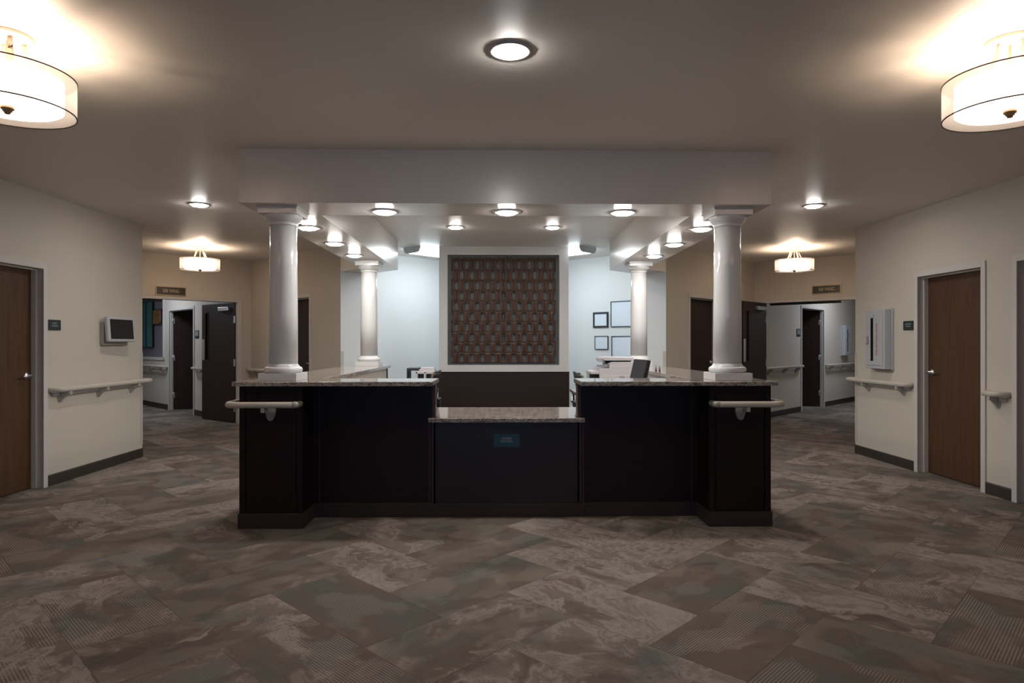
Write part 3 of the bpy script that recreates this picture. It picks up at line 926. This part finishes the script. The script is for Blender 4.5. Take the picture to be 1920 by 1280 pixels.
for m, lb in ((WL @ Matrix.Translation((12.69, 0, 1.515)), 'small blue-grey plaque on the wing wall past the 200 WING sign'), (WR @ Matrix.Translation((-13.05, 0, 1.555)), 'small blue-grey plaque on the wing wall past the 300 WING sign')):
    p = thing('wall_plaque', lb, 'sign', m, 'small plaques in the wings')
    MB().box(-0.09, 0.09, 0, 0.008, -0.075, 0.075).obj('plate', 'sign_blue', p, bevel=0.002)
    MB().box(-0.075, 0.075, 0.008, 0.011, -0.03, 0.06).obj('insert', 'office_grey', p)

# ------------------------------------------------------------------ wall things
# wall tablet on an angled mount
tb = thing('wall_tablet', 'white framed touchscreen tablet mounted on the wall above the handrail', 'tablet', LW @ Matrix.Translation((-7.20, 0, 1.45)))
MB().box(-0.22, 0.22, 0, 0.045, -0.125, 0.12).obj('wall_mount', 'cream_dark', tb, bevel=0.006)
tm = Matrix.Translation((0.02, 0.10, 0.045)) @ Matrix.Rotation(radians(-4), 4, 'Z') @ Matrix.Rotation(radians(4), 4, 'X')
ar = MB().box(-0.06, 0.06, 0.03, 0.09, -0.05, 0.05).obj('mount_arm', 'cream_dark', tb)
hs = MB().box(-0.225, 0.225, -0.022, 0.02, -0.135, 0.135).obj('housing', 'bezel', tb, bevel=0.014, segs=4); hs.matrix_local = tm
sc = MB().box(-0.19, 0.19, 0.0202, 0.0215, -0.105, 0.108).obj('screen', 'screen', tb); sc.matrix_local = tm
lg = MB().box(-0.04, 0.04, 0.0202, 0.0212, 0.118, 0.123).obj('logo', 'letter', tb); lg.matrix_local = tm

# fire extinguisher cabinets
def ext_cabinet(mtx, label, w=0.40, h=0.69, d=0.10, text=True):
    c = thing('extinguisher_cabinet', label, 'fire extinguisher cabinet', mtx, 'fire extinguisher cabinets')
    mb = MB()
    mb.box(-w / 2, w / 2, 0, 0.025, -h / 2, h / 2)
    mb.yprism([(-w / 2 + 0.012, -h / 2 + 0.012), (w / 2 - 0.012, -h / 2 + 0.012), (w / 2 - 0.012, h / 2 - 0.012), (-w / 2 + 0.012, h / 2 - 0.012)], 0.025, d)
    mb.obj('cabinet_body', 'bezel', c, bevel=0.006)
    dr = MB().box(-w / 2 + 0.045, w / 2 - 0.04, d, d + 0.006, -h / 2 + 0.05, h / 2 - 0.045).obj('cabinet_door', 'bezel', c, bevel=0.003)
    MB().box(0.025, 0.075, d + 0.006, d + 0.0075, -h / 2 + 0.10, h / 2 - 0.10).obj('pane', 'pane_dark', dr)
    MB().box(0.115, 0.145, d + 0.006, d + 0.018, -0.05, 0.04).box(0.12, 0.14, d + 0.006, d + 0.03, -0.055, -0.04).obj('latch', 'office_grey', dr, bevel=0.003)
    if text:
        text_part('FIRE EXTINGUISHER', 0.045, dr, 'letter_red', y=d + 0.0068, x=-0.045, z=0.0, vertical=True, sx=0.92)
        text_part('3', 0.035, dr, 'black', y=d + 0.0068, x=0.02, z=h / 2 - 0.08, name='number')
    return c
ext_cabinet(RW @ Matrix.Translation((7.33, 0, 1.39)), 'white fire extinguisher cabinet with red lettering above the handrail', h=0.69, d=0.10)
ext_cabinet(WR @ Matrix.Translation((-15.75, 0, 1.41)), 'white fire extinguisher cabinet on the wing wall past the 300 WING sign', h=0.69, d=0.10)

# framed pictures on the office wall: plane Y = 12.05 - X
def pic(px, pz, w, h, b, mat, label, d=0.02):
    m = BR @ Matrix.Translation((-px * sqrt(2), 0, pz))
    p = thing('picture_frame', label, 'framed picture', m, 'framed papers on the office wall')
    f = MB()
    f.box(-w / 2, w / 2, 0, d, h / 2 - b, h / 2); f.box(-w / 2, w / 2, 0, d, -h / 2, -h / 2 + b)
    f.box(-w / 2, -w / 2 + b, 0, d, -h / 2 + b, h / 2 - b); f.box(w / 2 - b, w / 2, 0, d, -h / 2 + b, h / 2 - b)
    f.obj('frame', mat, p, bevel=0.002)
    MB().box(-w / 2 + b, w / 2 - b, 0.0, d * 0.5, -h / 2 + b, h / 2 - b).obj('paper', 'paper', p)
    return p
pic((1.468 + 1.677) / 2, 1.726, 0.297, 0.248, 0.028, 'charcoal', 'small thick black framed white paper, upper one of the two small frames')
pic((1.49 + 1.677) / 2, 1.357, 0.262, 0.215, 0.008, 'charcoal', 'small thin framed white paper above the copier, below the thick black frame')
pic(1.706 + 0.24, 1.809, 0.66, 0.405, 0.012, 'sign_blue', 'large thin framed white paper, upper one beside the rear column')
pic(1.717 + 0.24, 1.26, 0.66, 0.405, 0.012, 'sign_blue', 'large thin framed white paper, lower one just above the copier')

# feature panel: carved lattice with elongated holes
def lattice_panel():
    x0, x1, z0, z1 = -0.765, 0.752, 1.066, 2.590
    p = thing('lattice_wall_panel', 'large carved dark wood lattice panel with oval holes in a white surround', 'wall art', loc(0, PY + 0.045, 0))
    nx = 20
    pw = (x1 - x0) / nx            # distance between neighbouring hole columns
    nr = 10
    ph = (z1 - z0) / (nr + 0.2)
    xs_mid = (x0 + x1) / 2
    def holes(lo, hi):
        mb = MB()
        # cells, staggered in a brick pattern, clipped to lo..hi
        for r in range(-1, nr + 1):
            zc = z1 - ph * (r + 0.72)
            zb, zt = max(z0, zc - ph / 2), min(z1, zc + ph / 2)
            if zt - zb < 0.01:
                continue
            for k in range(nx + 1):
                xc = x0 + k * pw
                if (k + r) % 2 == 0:
                    continue
                xl, xr = max(lo, xc - pw), min(hi, xc + pw)
                if xr - xl < 0.004:
                    continue
                n = 28
                inner = []; outer = []
                hwd, hht = 0.028, 0.062
                for q in range(n):
                    a = 2 * pi * (q + 0.5) / n
                    ca, sa = cos(a), sin(a)
                    e = 0.8
                    ix = xc + hwd * (abs(ca) ** e) * (1 if ca > 0 else -1)
                    iz = zc + hht * (abs(sa) ** e) * (1 if sa > 0 else -1)
                    inner.append((min(max(ix, xl), xr), min(max(iz, zb), zt)))
                    # outer on the cell rectangle
                    t = min(pw / max(1e-6, abs(ca)), (ph / 2) / max(1e-6, abs(sa)) * 1.0)
                    ox = xc + ca * t; oz = zc + sa * t
                    outer.append((min(max(ox, xl), xr), min(max(oz, zb), zt)))
                for c_ in ((xl, zb), (xl, zt), (xr, zb), (xr, zt)):
                    # snap nearest outer point to the corner
                    b = min(range(n), key=lambda q: (outer[q][0] - c_[0]) ** 2 + (outer[q][1] - c_[1]) ** 2)
                    outer[b] = c_
                vs = [(x, 0.030, z) for x, z in inner] + [(x, 0.0, z) for x, z in inner] + [((ix * 0.55 + ox * 0.45), -0.004, (iz * 0.55 + oz * 0.45)) for (ix, iz), (ox, oz) in zip(inner, outer)] + [(x, 0.012, z) for x, z in outer]
                fs = []
                for L in range(3):
                    for q in range(n):
                        a, b = L * n + q, L * n + (q + 1) % n
                        fs.append((a, b, b + n, a + n))
                mb.add(vs, fs, True)
        return mb
    def ribs(mb, ks):
        for k in ks:
            xm = x0 + (k + 0.5) * pw
            path = []
            N = 140
            for q in range(N + 1):
                z = z0 + (z1 - z0) * q / N
                ph_ = (z1 - z) / ph - 0.72
                # bulge away from the hole of the row
                w_ = cos(pi * ph_)
                sgn = 1 if k % 2 == 0 else -1
                off = -sgn * 0.0135 * max(-1, min(1, w_ * 1.35))
                path.append((xm + off, -0.002, z))
            prof = [(-0.009, 0.001), (0.0, -0.022), (0.009, 0.001)]
            P = path
            vs = []; fs = []
            for (x, y, z) in P:
                for a, b in prof:
                    vs.append((x + a, y + b, z))
            for q in range(N):
                for c_ in range(2):
                    o = q * 3 + c_
                    fs.append((o, o + 1, o + 4, o + 3))
            mb.add(vs, fs, True)
    for lo, hi, ks in ((x0, xs_mid - 0.001, range(0, nx // 2)), (xs_mid + 0.001, x1, range(nx // 2, nx))):
        mb = holes(lo, hi)
        ribs(mb, ks)
        mb.obj('lattice_board', 'lattice', p)
    for x in (-0.70, -0.098, 0.056, 0.665):
        for z in (2.467, 1.248):
            k = MB()
            pr = [(0.009, -0.014), (0.010, -0.018), (0.007, -0.022), (0.0, -0.023)]
            vs = []; fs = []; n = 14
            for r, y in [(0.009, 0.05)] + pr:
                for q in range(n):
                    a = 2 * pi * q / n
                    vs.append((x + r * cos(a), y, z + r * sin(a)))
            for i in range(4):
                for q in range(n):
                    fs.append((i * n + q, i * n + (q + 1) % n, (i + 1) * n + (q + 1) % n, (i + 1) * n + q))
            k.add(vs, fs, True)
            k.obj('standoff_screw', 'steel', p)
lattice_panel()

# pictures in the wing recess
def canvas(name, t0, t1, z0, z1, mat, label, cat='wall art'):
    c = thing(name, label, cat, WL @ Matrix.Translation(((t0 + t1) / 2, -0.30, (z0 + z1) / 2)))
    w, h = (t1 - t0) / 2, (z1 - z0) / 2
    MB().box(-w, w, 0.0, 0.05, -h, h).obj('canvas_frame', 'black', c)
    MB().box(-w + 0.012, w - 0.012, 0.05, 0.056, -h + 0.012, h - 0.012).obj('canvas', mat, c)
canvas('art_panel', 16.02, 16.40, 1.26, 2.30, 'teal_art', 'tall narrow teal art panel inside the wing recess')
canvas('art_panel', 16.46, 16.9, 1.26, 2.30, 'teal_art', 'teal art panel mostly hidden behind the corner with the tablet')
canvas('art_panel', 15.42, 15.97, 1.77, 2.10, 'brown_art', 'small brown and gold textured art piece beside the teal panel')

# ------------------------------------------------------------------ office equipment
def copier():
    c = thing('copier', 'white multifunction copier on the work desk before the rear column', 'copier', loc(1.19, 7.45, 0.768, radians(0)))
    b = MB()
    b.prism([(-0.14, -0.24), (0.24, -0.24), (0.24, 0.22), (-0.14, 0.22)], 0.0, 0.30)
    b.box(-0.24, -0.14, -0.23, 0.22, 0.0, 0.115)
    b.box(-0.22, -0.14, -0.06, 0.22, 0.115, 0.25)
    b.box(-0.235, -0.14, -0.235, 0.22, 0.235, 0.265)
    b.box(-0.14, 0.24, -0.245, -0.24, 0.02, 0.22)
    b.obj('body', 'office_white', c, bevel=0.006)
    sc_ = MB()
    sc_.xprism([(-0.24, 0.30), (0.22, 0.30), (0.22, 0.345), (-0.24, 0.345)], -0.03, 0.24)
    sc_.yprism([(-0.05, 0.345), (0.24, 0.345), (0.24, 0.37), (-0.005, 0.37)], -0.24, 0.22)
    sc_.obj('scanner', 'office_white', c, bevel=0.004)
    MB().yprism([(-0.10, 0.385), (0.24, 0.385), (0.24, 0.42), (-0.09, 0.425), (-0.105, 0.405), (-0.105, 0.37), (-0.07, 0.362)], -0.245, 0.2).obj('lid', 'office_white', c, bevel=0.006)
    MB().box(-0.08, 0.22, -0.20, 0.18, 0.366, 0.386).obj('feed_slot', 'black', c)
    MB().box(-0.228, -0.142, -0.20, -0.07, 0.13, 0.232).obj('output_slot', 'black', c)
    MB().box(-0.15, -0.055, -0.22, -0.1, 0.315, 0.335).obj('control_panel', 'office_grey', c, bevel=0.003)
    MB().box(-0.095, 0.02, -0.252, -0.246, 0.02, 0.185).obj('front_cover', 'office_white', c, bevel=0.003)
    mb = MB()
    for x in (0.085, 0.115):
        for z in range(6):
            mb.box(x, x + 0.022, -0.2485, -0.245, 0.15 + z * 0.011, 0.157 + z * 0.011)
    mb.obj('vent', 'office_grey', c)
    for q in range(5):
        pass
    MB().box(0.05, 0.075, -0.2485, -0.245, 0.035, 0.043).box(0.08, 0.09, -0.2485, -0.245, 0.036, 0.046).box(0.095, 0.118, -0.2485, -0.245, 0.036, 0.058).obj('label_sticker', 'office_grey', c)
copier()

def printer():
    c = thing('desktop_printer', 'small white desktop printer with dark side box on the work desk', 'printer', loc(-1.02, 8.08, 0.768))
    MB().box(-0.06, 0.175, -0.15, 0.15, 0.0, 0.04).box(-0.06, -0.035, -0.15, 0.15, 0.04, 0.235).box(0.04, 0.065, -0.15, 0.15, 0.04, 0.235).box(0.15, 0.175, -0.15, 0.15, 0.04, 0.235).box(-0.06, 0.175, 0.05, 0.15, 0.04, 0.2).box(-0.06, 0.175, -0.15, 0.15, 0.205, 0.24).obj('body', 'office_white', c, bevel=0.006)
    MB().box(-0.035, 0.04, -0.10, 0.05, 0.13, 0.205).box(0.065, 0.15, -0.10, 0.05, 0.13, 0.205).obj('paper_slot', 'charcoal', c)
    MB().box(-0.17, -0.035, -0.14, 0.15, 0.245, 0.275).box(-0.17, -0.155, -0.14, 0.15, 0.0, 0.245).obj('side_box', 'charcoal', c, bevel=0.003)
    MB().box(-0.02, 0.17, -0.13, 0.12, 0.24, 0.262).box(0.0, 0.16, -0.12, 0.1, 0.262, 0.280).obj('lid', 'office_white', c, bevel=0.003)
printer()

def monitor():
    c = thing('computer_monitor', 'tilted black framed monitor with screen greyed by reflection beside the copier', 'monitor', loc(1.245, 6.20, 0.768, radians(-83)))
    MB().lathe([(0.0, 0.0), (0.10, 0.0), (0.10, 0.008), (0.03, 0.016), (0.0, 0.016)], 0, 0.05, 24).obj('stand_base', 'black', c)
    MB().box(-0.02, 0.02, 0.035, 0.055, 0.01, 0.22).obj('stand_neck', 'black', c)
    m = Matrix.Translation((0, 0.02, 0.26)) @ Matrix.Rotation(radians(-13), 4, 'X')
    a = MB().box(-0.19, 0.19, -0.012, 0.028, -0.165, 0.165).obj('housing', 'black', c, bevel=0.006); a.matrix_local = m
    b = MB().box(-0.178, 0.178, -0.0135, -0.012, -0.150, 0.153).obj('screen', 'screen_reflect', c); b.matrix_local = m
monitor()

def chair(x, y, rz, label):
    """faces local -y... seat centre at the origin; back at +y"""
    c = thing('office_chair', label, 'office chair', loc(x, y, 0, rz), 'office chairs inside the station')
    MB().box(-0.24, 0.24, -0.24, 0.20, 0.44, 0.51).obj('seat', 'black_fabric', c, bevel=0.025, segs=4)
    bk = MB()
    n = 12
    # slightly curved cushion
    for (off0, off1, mat, nm, z0, z1, hw) in ((0.0, 0.03, 'tan_fabric', 'back_cushion', 0.70, 1.03, 0.19), (0.03, 0.055, 'black', 'back_shell', 0.66, 1.055, 0.215)):
        m = MB(); vs = []; fs = []
        nx_, nz_ = 8, 8
        for L in (off0, off1):
            for i in range(nz_ + 1):
                z = z0 + (z1 - z0) * i / nz_
                f = (z - 0.66) / 0.4
                for j in range(nx_ + 1):
                    xx = -hw + 2 * hw * j / nx_
                    yy = 0.20 + 0.05 * f * f + L - 0.25 * xx * xx * 2
                    vs.append((xx, yy, z))
        W = nx_ + 1; Hh = nz_ + 1; O = W * Hh
        for i in range(nz_):
            for j in range(nx_):
                a = i * W + j
                fs.append((a, a + 1, a + W + 1, a + W)); fs.append((O + a, O + a + W, O + a + W + 1, O + a + 1))
        for i in range(nz_):
            a = i * W; fs.append((a, a + W, O + a + W, O + a)); a += nx_; fs.append((a, O + a, O + a + W, a + W))
        for j in range(nx_):
            fs.append((j, O + j, O + j + 1, j + 1)); a = nz_ * W + j; fs.append((a, a + 1, O + a + 1, O + a))
        m.add(vs, fs, True).obj(nm, mat, c)
    MB().tube([(0, 0.1, 0.42), (0, 0.24, 0.44), (0, 0.285, 0.55), (0, 0.28, 0.72)], 0.022, 10).box(-0.12, 0.12, 0.24, 0.30, 0.70, 0.76).obj('back_support', 'black', c, bevel=0.004)
    for s in (-1, 1):
        MB().tube([(s * 0.24, 0.05, 0.46), (s * 0.29, 0.05, 0.5), (s * 0.29, 0.05, 0.66)], 0.013, 8).box(s * 0.26, s * 0.32, -0.1, 0.13, 0.66, 0.685).obj('armrest', 'black', c, bevel=0.004)
    MB().tube([(0, 0, 0.10), (0, 0, 0.44)], 0.028, 14).obj('gas_lift', 'steel', c)
    for k in range(5):
        a = 2 * pi * k / 5 + 0.3
        MB().tube([(0.02 * cos(a), 0.02 * sin(a), 0.11), (0.27 * cos(a), 0.27 * sin(a), 0.075)], 0.016, 8).obj('leg', 'black', c)
        MB().tube([(0.27 * cos(a) - 0.02 * sin(a), 0.27 * sin(a) + 0.02 * cos(a), 0.028), (0.27 * cos(a) + 0.02 * sin(a), 0.27 * sin(a) - 0.02 * cos(a), 0.028)], 0.028, 14).obj('caster', 'black', c)
    return c
chair(0.99, 6.55, radians(90), 'office chair with tan back facing the work desk that holds the copier')
chair(-0.985, 6.95, radians(-90), 'office chair with tan back facing the work desk that holds the small printer')

# cable by the right work desk
o = MB().tube([(0.90, 6.45, 0.78), (0.84, 6.42, 0.83), (0.79, 6.40, 0.80), (0.78, 6.36, 0.72), (0.81, 6.30, 0.62), (0.86, 6.2, 0.50), (0.90, 6.1, 0.42)], 0.004, 8).obj('cable', 'black', None)
tag(o, 'thin dark cable looping off the work desk edge near the copier', 'cable')

# two little bottles on the counter
for x, y, lb in ((1.50, 6.45, 'small clear bottle with red label, the nearer to the copier of a pair'), (1.535, 6.45, 'small clear bottle with red label, the farther from the copier of a pair')):
    b = thing('bottle', lb, 'bottle', loc(x, y, 1.067), 'two small bottles on the counter')
    MB().lathe([(0.0, 0), (0.011, 0), (0.011, 0.028), (0.0, 0.028)], n=16).obj('bottle_body', 'red', b)
    MB().lathe([(0.0, 0.028), (0.0105, 0.028), (0.010, 0.045), (0.004, 0.055), (0.004, 0.066), (0.0, 0.066)], n=16).obj('bottle_neck', 'office_grey', b)

# ------------------------------------------------------------------ lights
def can_light(x, y, z, label, group, r=0.072, first=[None]):
    m = loc(x, y, z)
    if first[0] is None:
        c = thing('recessed_light', label, 'ceiling light', m, group)
        MB().lathe([(r, -0.004), (r + 0.004, -0.010), (r + 0.026, -0.008), (r + 0.036, 0.0), (r, 0.0)], cap=False).obj('trim_ring', 'white_trim', c)
        MB().lathe([(0.0, -0.024), (r * 0.6, -0.023), (r * 0.86, -0.019), (r - 0.003, -0.012), (r - 0.001, 0.0)], cap=False).obj('lens', 'can', c)
        first[0] = c
    else:
        c = copy_tree(first[0], None, m)
        tag(c, label, 'ceiling light', group)
    return c
can_light(0.0, 3.11, CEIL, 'single recessed light in the open ceiling before the canopy', 'recessed lights in the open ceiling')
can_light(-3.08, 6.60, CEIL, 'recessed ceiling light between the canopy and the wall tablet', 'recessed lights in the open ceiling')
can_light(3.13, 6.55, CEIL, 'recessed ceiling light between the canopy and the extinguisher cabinet', 'recessed lights in the open ceiling')
for x, lb in ((-0.935, 'front canopy light nearest the 200 WING side'), (0.0, 'front canopy light in the middle of its row of three'), (0.895, 'front canopy light nearest the 300 WING side')):
    can_light(x, 5.0, 2.355, 'recessed ' + lb, 'recessed lights under the canopy')
for s, nm in ((-1, '200 WING'), (1, '300 WING')):
    for k, (y, w_) in enumerate(((5.70, 'closest to the front column'), (6.60, 'in the middle of its row of three'), (7.48, 'closest to the rear column'))):
        can_light(s * 1.722, y, 2.355, 'canopy side light toward the %s, %s' % (nm, w_), 'recessed lights under the canopy')
can_light(-0.588, 7.82, CEIL, 'recessed light inside the canopy, nearer the small printer', 'recessed lights inside the canopy')
can_light(0.578, 7.82, CEIL, 'recessed light inside the canopy, nearer the copier', 'recessed lights inside the canopy')

def drum(x, y, label, rot=0.3, first=[None]):
    m = loc(x, y, CEIL, rot)
    if first[0] is None:
        c = thing('drum_light', label, 'ceiling light', m, 'drum ceiling lights')
        zt, zb = -0.173, -0.338
        R, r = 0.265, 0.215
        MB().lathe([(0.0, 0.0), (0.10, 0.0), (0.102, -0.008), (0.096, -0.018), (0.06, -0.022), (0.0, -0.022)]).obj('ceiling_plate', 'nickel', c)
        for k in range(4):
            a = pi / 2 * k + 0.5
            path = []
            for q in range(9):
                f = q / 8
                rr = 0.06 + 0.085 * (f ** 1.8)
                path.append((rr * cos(a), rr * sin(a), -0.015 - (0.185) * f))
            MB().tube(path, 0, prof=[(-0.010, -0.003), (0.010, -0.003), (0.010, 0.003), (-0.010, 0.003)]).obj('arm', 'nickel', c)
        sh = MB(); sh.lathe([(R, zb), (R, zt)], n=96, cap=False); sh.obj('outer_shade', 'sheer', c)
        for z in (zb, zt):
            p = [(R * cos(2 * pi * k / 96), R * sin(2 * pi * k / 96), z) for k in range(96)]
            MB().tube(p, 0.0032, 8, closed=True).obj('shade_rim', 'dark_metal', c)
        i_ = MB(); i_.lathe([(0.0, zb + 0.014), (r - 0.012, zb + 0.014), (r, zb + 0.022), (r, zt - 0.012), (r - 0.004, zt - 0.012), (r - 0.004, zb + 0.026), (0.0, zb + 0.022)], n=96, cap=False)
        i_.obj('inner_shade', 'drum', c)
        MB().lathe([(0.0, zb - 0.018), (0.011, zb - 0.018), (0.013, zb - 0.010), (0.018, zb - 0.008), (0.020, zb), (0.026, zb + 0.002), (0.028, zb + 0.014), (0.0, zb + 0.014)], n=24).obj('finial', 'bronze', c)
        MB().tube([(0, 0, zb + 0.02), (0, 0, -0.02)], 0.006, 8).obj('stem', 'nickel', c)
        for k in range(3):
            a = 2 * pi * k / 3 + 0.9
            l = bpy.data.lights.new('bulb', 'POINT')
            l.energy = BULB_W / 3; l.color = BULB_COL; l.shadow_soft_size = 0.022
            o = bpy.data.objects.new('bulb', l); C.objects.link(o); o.parent = c
            o.location = (0.095 * cos(a), 0.095 * sin(a), -0.255)
        first[0] = c
    else:
        c = copy_tree(first[0], None, m)
        tag(c, label, 'ceiling light', 'drum ceiling lights')
    return c
drum(-2.29, 3.0, 'large near drum light cut off at the frame edge, above the door by the tablet', 0.3)
drum(2.31, 2.97, 'large near drum light at the frame edge, above the doors past the extinguisher cabinet', 1.2)
drum(-4.40, 9.50, 'small far drum light hanging before the 200 WING sign', 0.8)
drum(4.25, 9.45, 'small far drum light hanging before the 300 WING sign', 0.1)

def wrap_light(mtx, label):
    c = thing('fluorescent_light', label, 'ceiling light', mtx, 'fluorescent lights in the office')
    # local x across, y along, z down from the ceiling
    L, W = 1.22, 0.37
    MB().xprism([(0, 0)], 0, 0) if False else None
    MB().box(-W / 2 + 0.03, W / 2 - 0.03, 0.01, L - 0.01, -0.03, 0).obj('ballast_tray', 'white_trim', c)
    prof = [(-W / 2, -0.028), (-W / 2 + 0.03, -0.07), (-W / 2 + 0.07, -0.082), (W / 2 - 0.07, -0.082), (W / 2 - 0.03, -0.07), (W / 2, -0.028)]
    MB().yprism(prof, 0.02, L - 0.02).obj('lens', 'tube', c)
    for y in (0.0, L - 0.02):
        pe = [(-W / 2 - 0.004, 0.0), (-W / 2 - 0.004, -0.032), (-W / 2 + 0.028, -0.076), (-W / 2 + 0.07, -0.087), (W / 2 - 0.07, -0.087), (W / 2 - 0.028, -0.076), (W / 2 + 0.004, -0.032), (W / 2 + 0.004, 0.0)]
        MB().yprism(pe, y, y + 0.02).obj('end_cap', 'end_cap', c)
    return c
wrap_light(loc(-1.34, 9.45, CEIL, radians(-45)), 'wraparound fluorescent light on the office ceiling, above the printer side')
wrap_light(loc(1.22, 9.38, CEIL, radians(45)), 'wraparound fluorescent light on the office ceiling, above the framed papers')

# unseen panels added only to brighten the two wings
for m, lb in ((WL @ Matrix.Translation((13.6, 1.0, CEIL)), 'unseen fill panel added on the ceiling of the wing with the teal art'), (WR @ Matrix.Translation((-14.3, 1.0, CEIL)), 'unseen fill panel added on the ceiling of the wing with the second extinguisher cabinet')):
    c = thing('fill_panel', lb, 'ceiling light', m, 'added fill panels in the wings')
    f = MB()
    for a, b, c0, d in ((-0.62, 0.62, -0.32, -0.30), (-0.62, 0.62, 0.30, 0.32), (-0.62, -0.60, -0.3, 0.3), (0.60, 0.62, -0.3, 0.3)):
        f.box(a, b, c0, d, -0.03, 0)
    f.obj('panel_frame', 'white_trim', c)
    MB().box(-0.60, 0.60, -0.30, 0.30, -0.022, 0).obj('diffuser', 'hall_fill', c)

for o in bpy.data.objects:
    for k in ('label', 'category'):
        if o.get(k) is None and k in o:
            del o[k]
